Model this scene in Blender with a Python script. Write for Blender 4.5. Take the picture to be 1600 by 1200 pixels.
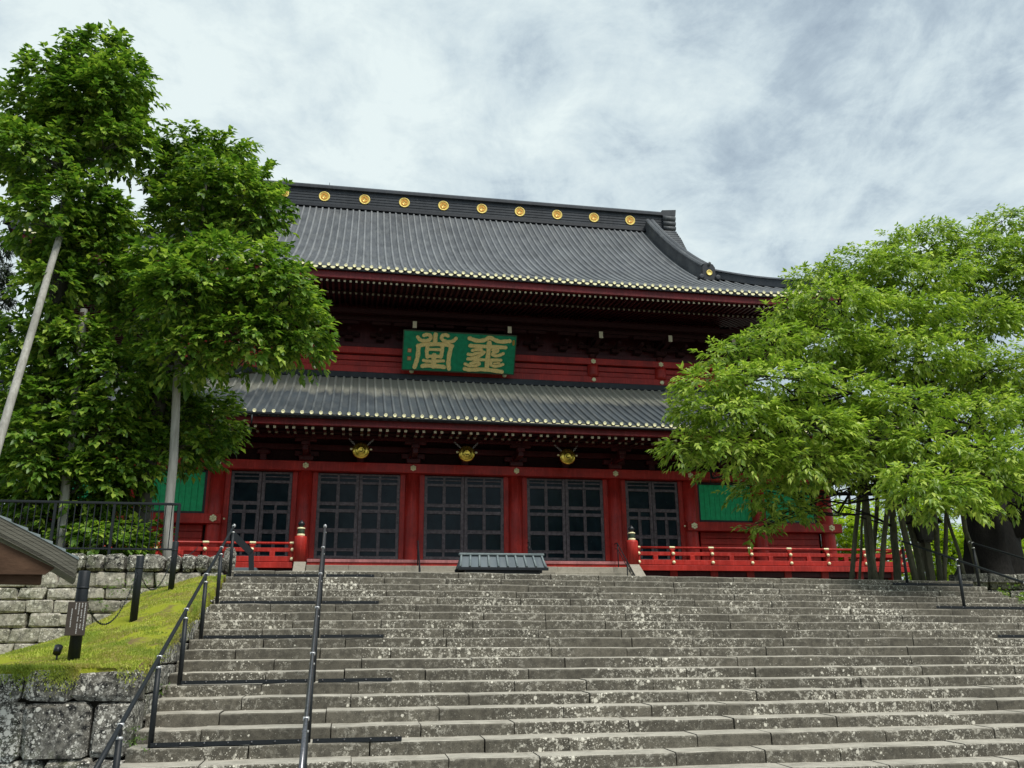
import bpy, math, random
import numpy as np
from mathutils import Vector, Matrix
R = math.radians
PI = math.pi
random.seed(7)
rng = np.random.RandomState(11)
scn = bpy.context.scene
for o in list(bpy.data.objects): bpy.data.objects.remove(o)
COL = scn.collection

# ------------------------------------------------------------------ camera
cam_d = bpy.data.cameras.new('camera'); cam = bpy.data.objects.new('camera', cam_d); COL.objects.link(cam)
cam_d.sensor_width = 36; cam_d.lens = 36*1368.1/1600; cam_d.clip_end = 3000; cam_d.clip_start = 0.1
rt = Vector((0.98396404, -0.17814704, -0.00885471)); up_ = Vector((-0.04331563, -0.28681384, 0.95700657)); bk = Vector((-0.17302754, -0.9412765, -0.28993105))
cam.matrix_world = Matrix(((rt.x, up_.x, bk.x, -4.739), (rt.y, up_.y, bk.y, -37.187), (rt.z, up_.z, bk.z, 1.6), (0, 0, 0, 1)))
scn.camera = cam

# ------------------------------------------------------------------ node helpers
class NT:
    def __init__(s, tree): s.t = tree; s.n = tree.nodes; s.l = tree.links
    def new(s, typ, **kw):
        n = s.n.new(typ)
        for k, v in kw.items():
            if k.startswith('i_'):
                key = k[2:].replace('_', ' '); n.inputs[key].default_value = v
            else: setattr(n, k, v)
        return n
    def link(s, a, b): s.l.new(a, b)
    def noise(s, vec, scale, detail=4, rough=.55, dist=0.0):
        n = s.new('ShaderNodeTexNoise'); n.inputs['Scale'].default_value = scale; n.inputs['Detail'].default_value = detail
        n.inputs['Roughness'].default_value = rough; n.inputs['Distortion'].default_value = dist
        if vec is not None: s.link(vec, n.inputs['Vector'])
        return n.outputs['Fac']
    def ramp(s, fac, stops, interp='LINEAR'):
        r = s.new('ShaderNodeValToRGB'); r.color_ramp.interpolation = interp
        e = r.color_ramp.elements
        while len(e) < len(stops): e.new(.5)
        for i, (p, c) in enumerate(stops):
            e[i].position = p; e[i].color = (c, c, c, 1) if isinstance(c, (int, float)) else (*c, 1)
        s.link(fac, r.inputs['Fac']); return r.outputs['Color']
    def mix(s, fac, a, b, blend='MIX'):
        m = s.new('ShaderNodeMixRGB', blend_type=blend)
        for i, v in ((0, fac), (1, a), (2, b)):
            if isinstance(v, (int, float)): m.inputs[i].default_value = v if i == 0 else (v, v, v, 1)
            elif isinstance(v, tuple): m.inputs[i].default_value = (*v, 1)
            else: s.link(v, m.inputs[i])
        return m.outputs[0]
    def math(s, op, a, b=0.0, clamp=False):
        m = s.new('ShaderNodeMath', operation=op); m.use_clamp = clamp
        for i, v in ((0, a), (1, b)):
            if isinstance(v, (int, float)): m.inputs[i].default_value = v
            else: s.link(v, m.inputs[i])
        return m.outputs[0]

def mat(name, rough=.6, metal=0.0, spec=.5):
    m = bpy.data.materials.new(name); m.use_nodes = True
    nt = NT(m.node_tree); b = m.node_tree.nodes['Principled BSDF']
    b.inputs['Roughness'].default_value = rough; b.inputs['Metallic'].default_value = metal
    b.inputs['Specular IOR Level'].default_value = spec
    return m, nt, b
def pos(nt):
    return nt.new('ShaderNodeNewGeometry').outputs['Position']
def bump(nt, b, h, strength=.4, dist=.02):
    n = nt.new('ShaderNodeBump'); n.inputs['Strength'].default_value = strength; n.inputs['Distance'].default_value = dist
    nt.link(h, n.inputs['Height']); nt.link(n.outputs[0], b.inputs['Normal'])
def scaled(nt, vec, sc):
    m = nt.new('ShaderNodeMapping'); m.inputs['Scale'].default_value = sc; nt.link(vec, m.inputs['Vector']); return m.outputs[0]

# ------------------------------------------------------------------ world
SUN_EL, SUN_ROT = R(58), R(148)
w = bpy.data.worlds.new('World'); scn.world = w; w.use_nodes = True
nt = NT(w.node_tree); bg = w.node_tree.nodes['Background']; outw = w.node_tree.nodes['World Output']
sky = nt.new('ShaderNodeTexSky', sky_type='NISHITA'); sky.sun_disc = False
sky.sun_elevation = SUN_EL; sky.sun_rotation = SUN_ROT
nt.link(sky.outputs[0], bg.inputs['Color']); bg.inputs['Strength'].default_value = 0.07
tc = nt.new('ShaderNodeTexCoord'); sep = nt.new('ShaderNodeSeparateXYZ'); nt.link(tc.outputs['Generated'], sep.inputs[0])
zz = nt.math('ADD', nt.math('MAXIMUM', sep.outputs[2], 0.0), .22)
cmb = nt.new('ShaderNodeCombineXYZ'); nt.link(nt.math('DIVIDE', sep.outputs[0], zz), cmb.inputs[0]); nt.link(nt.math('DIVIDE', sep.outputs[1], zz), cmb.inputs[1])
mp = nt.new('ShaderNodeMapping'); mp.inputs['Rotation'].default_value = (0, 0, R(-28)); mp.inputs['Scale'].default_value = (1.0, .7, 1); nt.link(cmb.outputs[0], mp.inputs[0])
big = nt.noise(mp.outputs[0], 1.35, 3, .5, .6)
mid = nt.noise(mp.outputs[0], 3.6, 8, .66, .6)
fine = nt.noise(cmb.outputs[0], 8.0, 9, .64, .35)
c = nt.math('ADD', nt.math('MULTIPLY', big, .36), nt.math('ADD', nt.math('MULTIPLY', mid, .36), nt.math('MULTIPLY', fine, .32)))
# the cloud deck is thinner (whiter) towards the veiled sun's side, upper left of the hall
dotn = nt.new('ShaderNodeVectorMath', operation='DOT_PRODUCT'); nt.link(tc.outputs['Generated'], dotn.inputs[0])
dotn.inputs[1].default_value = Vector((-.17, .80, .57)).normalized()
thin = nt.math('MULTIPLY', nt.math('POWER', nt.math('MAXIMUM', dotn.outputs['Value'], 0.0), 9.0), .11)
c = nt.math('ADD', c, thin)
col = nt.ramp(c, [(.42, (.225, .28, .335)), (.49, (.305, .37, .418)), (.55, (.405, .475, .505)), (.65, (.525, .59, .59))])
bg2 = nt.new('ShaderNodeBackground'); nt.link(col, bg2.inputs['Color']); bg2.inputs['Strength'].default_value = 1.03
mx = nt.new('ShaderNodeMixShader'); mx.inputs[0].default_value = .93
nt.link(bg.outputs[0], mx.inputs[1]); nt.link(bg2.outputs[0], mx.inputs[2]); nt.link(mx.outputs[0], outw.inputs[0])

sl = bpy.data.lights.new('sun', 'SUN'); sl.energy = 2.4; sl.angle = R(24); sl.color = (1, .965, .9)
so = bpy.data.objects.new('sun', sl); COL.objects.link(so)
# nishita: rotation 0 = +Y, increasing clockwise seen from above
sd = Vector((math.sin(SUN_ROT)*math.cos(SUN_EL), math.cos(SUN_ROT)*math.cos(SUN_EL), math.sin(SUN_EL)))
so.rotation_euler = sd.to_track_quat('Z', 'Y').to_euler()
scn.view_settings.view_transform = 'Standard'; scn.view_settings.look = 'None'; scn.view_settings.exposure = 0.66; scn.view_settings.gamma = 1
scn.view_settings.use_curve_mapping = False
scn.cycles.max_bounces = 6; scn.cycles.diffuse_bounces = 3; scn.cycles.transparent_max_bounces = 4
scn.cycles.transmission_bounces = 3

# ------------------------------------------------------------------ materials
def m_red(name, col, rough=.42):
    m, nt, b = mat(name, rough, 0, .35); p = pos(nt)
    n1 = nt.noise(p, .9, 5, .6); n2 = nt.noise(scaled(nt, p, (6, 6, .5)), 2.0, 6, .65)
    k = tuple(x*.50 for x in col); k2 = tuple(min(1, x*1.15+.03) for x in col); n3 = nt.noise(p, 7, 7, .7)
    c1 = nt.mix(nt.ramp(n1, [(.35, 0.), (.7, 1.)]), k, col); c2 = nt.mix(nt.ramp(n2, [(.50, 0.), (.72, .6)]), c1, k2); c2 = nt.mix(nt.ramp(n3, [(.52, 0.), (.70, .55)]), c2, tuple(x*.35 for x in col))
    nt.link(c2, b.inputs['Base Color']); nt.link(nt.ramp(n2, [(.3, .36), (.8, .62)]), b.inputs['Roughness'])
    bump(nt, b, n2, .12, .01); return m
M = {}
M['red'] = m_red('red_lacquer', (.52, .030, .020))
M['red_shade'] = m_red('shaded_red_lacquer', (.075, .004, .006), .6)  # the red lacquer darkened, shade under eaves and floors put into the colour
M['red_half_shade'] = m_red('half_shaded_red_lacquer', (.20, .010, .012), .5)  # half-dark copy of the red, eave shade painted into the edge boards
M['pink'] = m_red('faded_pink_lacquer', (.52, .20, .20), .6)
def simple(name, c, rough=.6, metal=0, spec=.5, sc=14, amt=.35, bm=.15, c2=None):
    m, nt, b = mat(name, rough, metal, spec); p = pos(nt); n = nt.noise(p, sc, 6, .62)
    a = tuple(x*(1-amt) for x in c); d = c2 or tuple(min(1, x*(1+amt)) for x in c)
    nt.link(nt.mix(nt.ramp(n, [(.3, 0.), (.7, 1.)]), a, d), b.inputs['Base Color'])
    if bm: bump(nt, b, n, bm, .01)
    return m
M['black_steel'] = simple('black_painted_steel', (.012, .015, .018), .5, 0, .3, 60, .3, .05)
M['steel_shine'] = simple('worn_steel_rail', (.16, .16, .17), .3, .8, .5, 30, .3, .03)
M['silver'] = simple('bare_steel', (.62, .62, .62), .35, .6, .5, 30, .1, 0)
M['gold'] = simple('gilt', (.95, .66, .18), .5, .2, .5, 25, .25, .2)
M['gold_pale'] = simple('pale_gilt', (.92, .82, .50), .55, .15, .5, 30, .2, .1)
M['gold_deep'] = simple('burnished_gilt', (.60, .28, .03), .5, .2, .5, 30, .25, .1)
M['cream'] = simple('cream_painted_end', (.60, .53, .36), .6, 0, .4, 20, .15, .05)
M['cream_dim'] = simple('dim_cream_end', (.30, .26, .19), .7, 0, .3, 20, .2, .05)  # dimmer copy of the cream, for the inner row of rafter ends
M['black'] = simple('black_lacquer', (.010, .012, .016), .4, 0, .5, 8, .3, .03)
M['shade_wood'] = simple('shaded_bracket_wood', (.030, .008, .008), .8, 0, .2, 8, .4, .1)  # near-black wood, deep shade of soffits and brackets put into its colour
M['green'] = simple('green_boarding', (.012, .44, .16), .5, 0, .35, 5, .22, .03)
M['sign_green'] = simple('malachite_sign_board', (.004, .23, .105), .55, 0, .35, 6, .25, .05)
M['letter_gold'] = simple('gold_leaf_lettering', (.82, .62, .24), .55, .1, .5, 18, .22, .25)
M['door_frame'] = simple('worn_lacquer_door_bars', (.085, .070, .076), .5, 0, .4, 9, .5, .15, (.19, .155, .165))
m, nt, b = mat('black_lacquer_door_panel', .12, 0, .2); p = pos(nt); n = nt.noise(scaled(nt, p, (1, 1, .6)), 1.6, 5, .6, 1.0)
nt.link(nt.mix(nt.ramp(n, [(.35, 0.), (.75, 1.)]), (.002, .008, .014), (.008, .022, .030)), b.inputs['Base Color'])
nt.link(nt.ramp(nt.noise(p, 4, 5), [(.3, .12), (.8, .32)]), b.inputs['Roughness']); bump(nt, b, nt.noise(p, 1.2, 3), .12, .05); M['pane'] = m
M['brass'] = simple('polished_brass', (.70, .50, .09), .22, .9, .5, 20, .2, .08)
M['wood_grey'] = None
# roof copper
def m_roof(name, base, lichen, amount):
    m, nt, b = mat(name, .6, 0, .3); p = pos(nt)
    n1 = nt.noise(p, .5, 5, .6); n2 = nt.noise(p, 9, 7, .7); n3 = nt.noise(scaled(nt, p, (3, .6, .6)), 1.3, 6, .65)
    a = nt.mix(nt.ramp(n1, [(.3, 0.), (.7, 1.)]), tuple(x*.7 for x in base), tuple(x*1.25 for x in base))
    a = nt.mix(nt.math('MULTIPLY', nt.ramp(n3, [(.42, 0.), (.68, 1.)]), amount), a, lichen)
    a = nt.mix(nt.ramp(n2, [(.62, 0.), (.74, .4)]), a, tuple(min(1, x*1.5) for x in lichen))
    nt.link(a, b.inputs['Base Color']); nt.link(nt.ramp(n2, [(.3, .5), (.8, .75)]), b.inputs['Roughness']); bump(nt, b, n2, .15, .01)
    return m
M['roof'] = m_roof('dark_copper_roof_tile', (.062, .068, .075), (.13, .138, .14), .7)
M['rib'] = m_roof('copper_roof_batten', (.15, .158, .165), (.23, .238, .236), .7)  # paler than the tiles between, sunlit rib crests put into the colour
M['rib_low'] = m_roof('weathered_copper_roof_batten', (.078, .092, .100), (.15, .16, .155), .6)  # lower-roof ribs, likewise painted paler for the sun on their crests
M['roof_low'] = m_roof('weathered_copper_roof_tile', (.045, .057, .066), (.09, .10, .10), .6)
for k_ in ('roof_low', 'rib_low'):   # rain wash: pale growth on the upper half of the lower roof
    mm = M[k_]; nt = NT(mm.node_tree); b = mm.node_tree.nodes['Principled BSDF']; src = b.inputs['Base Color'].links[0].from_socket
    sp_ = nt.new('ShaderNodeSeparateXYZ'); p = pos(nt); nt.link(p, sp_.inputs[0]); n = nt.noise(scaled(nt, p, (2.2, .5, .5)), 1.2, 5, .6)
    f = nt.ramp(nt.math('ADD', nt.math('MULTIPLY', nt.math('SUBTRACT', sp_.outputs[2], 12.45), .8), n), [(.35, 0.), (.95, .85)])
    nt.link(nt.mix(f, src, (.42, .41, .33) if k_ == 'roof_low' else (.52, .51, .42)), b.inputs['Base Color'])
M['ridge'] = m_roof('dark_ridge_copper', (.030, .036, .044), (.06, .065, .07), .5)
M['blue_metal'] = m_roof('blue_grey_sheet_roof', (.10, .125, .14), (.16, .18, .185), .4)

def stone_mat(name, base, dark, lich, sc=1.0, lamt=.5, lthr=.50, stain=.5, spot=.5, moss=0.0, worn_lit=None):
    m, nt, b = mat(name, .9, 0, .25); p = pos(nt)
    g = nt.noise(p, 55*sc, 6, .75); g2 = nt.noise(p, 7*sc, 8, .7); big = nt.noise(p, .55, 4, .6); md = nt.noise(p, 2.6*sc, 7, .65)
    c = nt.mix(nt.ramp(g, [(.30, 0.), (.72, 1.)]), tuple(x*.60 for x in base), tuple(x*1.35 for x in base))
    isl = nt.new('ShaderNodeObjectInfo').outputs['Random']
    c = nt.mix(.55, c, nt.ramp(isl, [(0, .62), (1, 1.25)]), 'MULTIPLY')
    c = nt.mix(nt.math('MULTIPLY', nt.ramp(g2, [(.44, 0.), (.60, 1.)]), stain), c, dark)
    if moss: c = nt.mix(nt.math('MULTIPLY', nt.ramp(nt.noise(p, 1.7, 6, .7), [(.52, 0.), (.66, 1.)]), moss), c, (.10, .13, .03))
    # lichen: rosettes of several sizes, thicker in some areas
    dens = nt.ramp(nt.math('ADD', nt.math('MULTIPLY', big, .75), nt.math('MULTIPLY', md, .35)), [(lthr-.06, 0.), (lthr+.16, 1.)])
    wv = nt.new('ShaderNodeVectorMath', operation='ADD'); nz = nt.new('ShaderNodeTexNoise'); nz.inputs['Scale'].default_value = 30*sc; nz.inputs['Detail'].default_value = 4; nt.link(p, nz.inputs['Vector'])
    sv = nt.new('ShaderNodeVectorMath', operation='SCALE'); sv.inputs['Scale'].default_value = .035/sc; nt.link(nz.outputs['Color'], sv.inputs[0]); nt.link(p, wv.inputs[0]); nt.link(sv.outputs[0], wv.inputs[1])
    tot = None
    for s_, lo, hi in ((9*sc, .10, .42), (21*sc, .12, .46), (46*sc, .10, .42)):
        v = nt.new('ShaderNodeTexVoronoi'); v.inputs['Scale'].default_value = s_; v.inputs['Randomness'].default_value = 1; nt.link(wv.outputs[0], v.inputs['Vector'])
        sp = nt.new('ShaderNodeSeparateColor'); nt.link(v.outputs['Color'], sp.inputs[0])
        rad = nt.math('MULTIPLY', nt.math('SUBTRACT', nt.math('ADD', sp.outputs[0], nt.math('MULTIPLY', dens, spot)), .82), 1.1)
        k = nt.math('MULTIPLY', nt.math('SUBTRACT', rad, v.outputs['Distance']), 9.0, True)
        tot = k if tot is None else nt.math('MAXIMUM', tot, k)
    blot = nt.math('MULTIPLY', nt.ramp(nt.noise(p, 11*sc, 9, .78), [(.53, 0.), (.58, 1.)]), nt.math('MULTIPLY', dens, lamt))
    tot = nt.math('MAXIMUM', tot, blot)
    lc = nt.mix(nt.ramp(g, [(.3, 0.), (.7, 1.)]), tuple(x*.72 for x in lich), lich)
    c = nt.mix(nt.math('MULTIPLY', tot, .88), c, lc)
    if worn_lit:   # skylit look of upward faces put into the colour, plus foot wear on treads
        tn = nt.new('ShaderNodeNewGeometry').outputs['True Normal']; sn = nt.new('ShaderNodeSeparateXYZ'); nt.link(tn, sn.inputs[0])
        wf = nt.math('MULTIPLY', nt.ramp(sn.outputs[2], [(.62, 0.), (.93, 1.)]), nt.ramp(md, [(.30, .45), (.62, 1.)]))
        c = nt.mix(wf, c, nt.mix(nt.ramp(g, [(.3, 0.), (.7, 1.)]), tuple(x*.7 for x in worn_lit), tuple(x*1.15 for x in worn_lit)))
    nt.link(c, b.inputs['Base Color'])
    h = nt.math('ADD', nt.math('MULTIPLY', g2, .7), nt.math('MULTIPLY', g, .45)); bump(nt, b, h, .55, .02)
    return m
M['step'] = stone_mat('lichened_step_stone', (.135, .123, .097), (.040, .037, .030), (.84, .80, .68), 1.45, .9, .525, .55, .32, 0.0, (.46, .43, .36))
M['wall'] = stone_mat('lichened_wall_stone', (.17, .16, .135), (.014, .014, .014), (.80, .77, .68), 1.5, .95, .455, 1.0, .42, .3)
M['wall_pale'] = stone_mat('pale_wall_stone', (.42, .385, .32), (.035, .035, .03), (.78, .74, .64), 1.3, .8, .46, .65, .3, .25)
M['stone_clean'] = stone_mat('pale_cut_stone', (.36, .33, .27), (.16, .15, .12), (.5, .48, .42), 1.0, .2, .7, .3, .05)
M['gravel'] = stone_mat('ground_gravel', (.17, .16, .13), (.08, .075, .06), (.3, .3, .26), .6, .2, .7, .4, .05, .3)
M['joint'] = simple('dark_earth_joint', (.035, .032, .024), .95, 0, .1, 9, .4, .2)
# grey poles
def m_wood(name, c1, c2, sc=(8, 8, .6)):
    m, nt, b = mat(name, .8, 0, .25); p = pos(nt); n = nt.noise(scaled(nt, p, sc), 3.0, 7, .65); n2 = nt.noise(p, 1.1, 4)
    c = nt.mix(nt.ramp(n, [(.3, 0.), (.7, 1.)]), c1, c2); c = nt.mix(nt.math('MULTIPLY', nt.ramp(n2, [(.45, 0.), (.7, 1.)]), .45), c, tuple(x*.55 for x in c1))
    nt.link(c, b.inputs['Base Color']); bump(nt, b, n, .4, .02); return m
M['pole'] = m_wood('bleached_grey_pole_wood', (.24, .23, .20), (.44, .43, .39))
M['pole_green'] = m_wood('algae_stained_pole_wood', (.065, .070, .040), (.17, .155, .105))
M['bark'] = m_wood('dark_furrowed_bark', (.007, .006, .005), (.030, .026, .022), (9, 9, 1.6))  # bark colour darkened to carry the deep shade under the crown
M['bark_grey'] = m_wood('grey_bark', (.05, .05, .04), (.12, .115, .095), (7, 7, 2))
M['brown_wood'] = m_wood('brown_weathered_boards', (.050, .026, .014), (.10, .055, .032), (.8, 5, 5))
M['shingle'] = m_wood('grey_layered_shingle', (.085, .080, .062), (.15, .145, .115), (.8, 3, 26))
M['patina'] = m_wood('blue_grey_patinated_sheet', (.13, .165, .175), (.24, .28, .28), (2, 2, 2))
M['plate'] = simple('brown_sign_plate', (.065, .052, .042), .5, 0, .4, 10, .1, 0)
M['white_print'] = simple('white_print', (.72, .72, .70), .6, 0, .4, 10, .05, 0)
M['soil'] = simple('dark_soil', (.05, .038, .022), .95, 0, .1, 6, .4, .4)

def leaf_mat(name, dark, light, pale, trans=.38, rough=.42):
    m, nt, b = mat(name, rough, 0, .4)
    g = nt.new('ShaderNodeNewGeometry'); p = g.outputs['Position']; rnd = g.outputs['Random Per Island']
    n = nt.noise(p, 1.3, 4, .6); f = nt.math('ADD', nt.math('MULTIPLY', rnd, .55), nt.math('MULTIPLY', nt.math('SUBTRACT', n, .2), .85))
    c = nt.ramp(f, [(.15, dark), (.55, light), (.95, pale)])
    nt.link(c, b.inputs['Base Color'])
    tr = nt.new('ShaderNodeBsdfTranslucent'); nt.link(nt.mix(.5, c, (.9, 1, .35), 'MULTIPLY'), tr.inputs['Color'])
    br = nt.mix(.8, c, nt.mix(1.0, c, (1.7, 1.9, 1.0), 'MULTIPLY')); nt.link(br, tr.inputs['Color'])
    ms = nt.new('ShaderNodeMixShader'); ms.inputs[0].default_value = trans
    out = [x for x in nt.n if x.type == 'OUTPUT_MATERIAL'][0]
    nt.link(b.outputs[0], ms.inputs[1]); nt.link(tr.outputs[0], ms.inputs[2]); nt.link(ms.outputs[0], out.inputs[0])
    return m
M['leaf_a'] = leaf_mat('deep_green_broad_leaf', (.024, .070, .009), (.115, .22, .024), (.42, .52, .08), .32)
M['leaf_r'] = leaf_mat('fresh_green_cherry_leaf', (.065, .135, .018), (.24, .355, .042), (.58, .65, .14), .32)
M['leaf_bg'] = leaf_mat('yellow_green_maple_leaf', (.20, .32, .016), (.36, .47, .022), (.50, .58, .04), .5)
M['leaf_pine'] = leaf_mat('dark_conifer_needle', (.012, .022, .01), (.022, .04, .014), (.04, .06, .02), .1)
M['moss'] = leaf_mat('yellow_green_moss_blade', (.20, .26, .035), (.46, .50, .085), (.70, .69, .20), .35, .8)
mm = M['moss']; nt = NT(mm.node_tree); b = mm.node_tree.nodes['Principled BSDF']; src = b.inputs['Base Color'].links[0].from_socket
p = pos(nt); n = nt.noise(p, 2.6, 7, .72); n2 = nt.noise(p, 1.1, 5, .6)
c_ = nt.mix(nt.ramp(n, [(.45, 0.), (.55, .9)]), src, (.30, .21, .10)); c_ = nt.mix(nt.ramp(n2, [(.48, 0.), (.60, .75)]), c_, (.13, .22, .03)); nt.link(c_, b.inputs['Base Color'])
M['fern'] = leaf_mat('green_fern_leaf', (.05, .10, .015), (.10, .18, .025), (.16, .24, .04), .35)
m, nt, b = mat('moss_bed', .95, 0, .1); p = pos(nt)
c = nt.mix(nt.ramp(nt.noise(p, 2.2, 7, .7), [(.50, 0.), (.62, 1.)]), (.30, .33, .03), (.20, .15, .07))
nt.link(c, b.inputs['Base Color']); bump(nt, b, nt.noise(p, 22, 6, .7), .9, .05); M['moss_bed'] = m

# ------------------------------------------------------------------ mesh helpers
class MB:
    def __init__(s): s.v = []; s.f = []; s.sm = []
    def add(s, vs, fs, smooth=False):
        k = len(s.v); s.v += [tuple(v) for v in vs]; s.f += [tuple(i+k for i in f) for f in fs]; s.sm += [smooth]*len(fs); return s
    def box(s, x0, x1, y0, y1, z0, z1):
        return s.hexa([(x0, y0, z0), (x1, y0, z0), (x1, y1, z0), (x0, y1, z0), (x0, y0, z1), (x1, y0, z1), (x1, y1, z1), (x0, y1, z1)])
    def hexa(s, v):
        return s.add(v, [(0, 3, 2, 1), (4, 5, 6, 7), (0, 1, 5, 4), (1, 2, 6, 5), (2, 3, 7, 6), (3, 0, 4, 7)])
    def cbox(s, x0, x1, y0, y1, z0, z1, c=.015, jit=0.0):
        P = []
        for sx in (0, 1):
            for sy in (0, 1):
                for sz in (0, 1):
                    X = (x0, x1)[sx]; Y = (y0, y1)[sy]; Z = (z0, z1)[sz]
                    dx = c*(1-2*sx); dy = c*(1-2*sy); dz = c*(1-2*sz)
                    P.append(((X+dx, Y+dy, Z), (X+dx, Y, Z+dz), (X, Y+dy, Z+dz)))
        idx = lambda sx, sy, sz, k: (sx*4+sy*2+sz)*3+k
        vs = [q for t in P for q in t]
        if jit: vs = [(a+random.uniform(-jit, jit), b_+random.uniform(-jit, jit), c_+random.uniform(-jit, jit)) for a, b_, c_ in vs]
        F = []
        for sz in (0, 1):
            q = [idx(0, 0, sz, 0), idx(1, 0, sz, 0), idx(1, 1, sz, 0), idx(0, 1, sz, 0)]; F.append(q if sz else q[::-1])
        for sy in (0, 1):
            q = [idx(0, sy, 0, 1), idx(1, sy, 0, 1), idx(1, sy, 1, 1), idx(0, sy, 1, 1)]; F.append(q[::-1] if sy else q)
        for sx in (0, 1):
            q = [idx(sx, 0, 0, 2), idx(sx, 1, 0, 2), idx(sx, 1, 1, 2), idx(sx, 0, 1, 2)]; F.append(q if sx else q[::-1])
        for a in (0, 1):
            for b_ in (0, 1):
                F.append([idx(0, a, b_, 0), idx(1, a, b_, 0), idx(1, a, b_, 1), idx(0, a, b_, 1)])
                F.append([idx(a, 0, b_, 0), idx(a, 1, b_, 0), idx(a, 1, b_, 2), idx(a, 0, b_, 2)])
                F.append([idx(a, b_, 0, 1), idx(a, b_, 1, 1), idx(a, b_, 1, 2), idx(a, b_, 0, 2)])
                for d in (0, 1): F.append([idx(a, b_, d, 0), idx(a, b_, d, 1), idx(a, b_, d, 2)])
        F = [f if len(set(f)) == len(f) else f for f in F]
        ok = []
        seen = set()
        for f in F:
            key = tuple(sorted(f))
            if key in seen: continue
            seen.add(key); ok.append(f)
        return s.add(vs, ok)
    def tube(s, pts, rad, n=8, cap=True, smooth=True):
        pts = [Vector(p) for p in pts]
        if isinstance(rad, (int, float)): rad = [rad]*len(pts)
        k = len(s.v); ref = None
        for i, p in enumerate(pts):
            d = (pts[min(i+1, len(pts)-1)]-pts[max(i-1, 0)]).normalized()
            if ref is None: ref = Vector((0, 0, 1)) if abs(d.z) < .9 else Vector((1, 0, 0))
            a = d.cross(ref).normalized(); b_ = d.cross(a).normalized(); ref = -b_ if b_.dot(ref) < 0 else b_
            b_ = ref = (ref-d*ref.dot(d)).normalized(); a = d.cross(b_)
            for j in range(n):
                t = 2*PI*j/n; q = p+(a*math.cos(t)+b_*math.sin(t))*rad[i]; s.v.append(tuple(q))
        for i in range(len(pts)-1):
            for j in range(n):
                s.f.append((k+i*n+j, k+i*n+(j+1) % n, k+(i+1)*n+(j+1) % n, k+(i+1)*n+j)); s.sm.append(smooth)
        if cap:
            s.f.append(tuple(k+j for j in range(n))[::-1]); s.sm.append(False)
            s.f.append(tuple(k+(len(pts)-1)*n+j for j in range(n))); s.sm.append(False)
        return s
    def lathe(s, prof, c=(0, 0, 0), n=16, axis='z', smooth=True):
        k = len(s.v)
        for r, h in prof:
            for j in range(n):
                t = 2*PI*j/n; a, b_ = r*math.cos(t), r*math.sin(t)
                s.v.append((c[0]+a, c[1]+b_, c[2]+h) if axis == 'z' else (c[0]+a, c[1]-h, c[2]+b_) if axis == 'y' else (c[0]+h, c[1]+a, c[2]+b_))
        for i in range(len(prof)-1):
            for j in range(n):
                s.f.append((k+i*n+j, k+i*n+(j+1) % n, k+(i+1)*n+(j+1) % n, k+(i+1)*n+j)); s.sm.append(smooth)
        s.f.append(tuple(k+j for j in range(n))[::-1]); s.sm.append(False)
        s.f.append(tuple(k+(len(prof)-1)*n+j for j in range(n))); s.sm.append(False)
        return s
    def grid(s, fn, us, vs, smooth=True):
        k = len(s.v); n = len(vs)
        for u in us:
            for v in vs: s.v.append(tuple(fn(u, v)))
        for i in range(len(us)-1):
            for j in range(n-1):
                s.f.append((k+i*n+j, k+(i+1)*n+j, k+(i+1)*n+j+1, k+i*n+j+1)); s.sm.append(smooth)
        return s
    def prism(s, poly, a0, a1, axis='y'):
        n = len(poly)
        def P(p, a): return (p[0], a, p[1]) if axis == 'y' else (a, p[0], p[1]) if axis == 'x' else (p[0], p[1], a)
        vs = [P(p, a0) for p in poly]+[P(p, a1) for p in poly]
        return s.add(vs, [tuple(range(n)), tuple(range(n, 2*n))[::-1]]+[(i, (i+1) % n, (i+1) % n+n, i+n)[::-1] for i in range(n)])
def fixn(me):
    import bmesh
    bm = bmesh.new(); bm.from_mesh(me); bmesh.ops.recalc_face_normals(bm, faces=bm.faces); bm.to_mesh(me); bm.free()
def tagp(o, label=None, cat=None, group=None, kind=None):
    if label: o['label'] = label
    if cat: o['category'] = cat
    if group: o['group'] = group
    if kind: o['kind'] = kind
    return o
def build(name, mb, material, parent=None, fix=True, **kw):
    me = bpy.data.meshes.new(name); me.from_pydata(mb.v, [], mb.f)
    me.polygons.foreach_set('use_smooth', mb.sm); me.materials.append(material)
    if fix: fixn(me)
    me.update(); o = bpy.data.objects.new(name, me); COL.objects.link(o)
    if parent: o.parent = parent
    return tagp(o, **kw)
def inst(o, loc=(0, 0, 0), rot=None, parent=None, scale=None, **kw):
    c = o.copy(); COL.objects.link(c); c.location = loc
    if rot is not None: c.rotation_euler = rot
    if scale is not None: c.scale = scale
    if parent: c.parent = parent
    return tagp(c, **kw)
def empty(name, loc=(0, 0, 0), parent=None, **kw):
    o = bpy.data.objects.new(name, None); o.empty_display_size = .2; COL.objects.link(o); o.location = loc
    if parent: o.parent = parent
    return tagp(o, **kw)
def raw_mesh(name, V, F, material, parent=None, **kw):
    """V (n,3) float array, F (m,3) int array"""
    me = bpy.data.meshes.new(name); me.vertices.add(len(V)); me.vertices.foreach_set('co', V.astype(np.float32).ravel())
    me.loops.add(len(F)*3); me.loops.foreach_set('vertex_index', F.astype(np.int32).ravel())
    me.polygons.add(len(F)); me.polygons.foreach_set('loop_start', np.arange(0, len(F)*3, 3, dtype=np.int32)); me.polygons.foreach_set('loop_total', np.full(len(F), 3, dtype=np.int32))
    me.update(); me.validate(); me.materials.append(material)
    o = bpy.data.objects.new(name, me); COL.objects.link(o)
    if parent: o.parent = parent
    return tagp(o, **kw)
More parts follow.
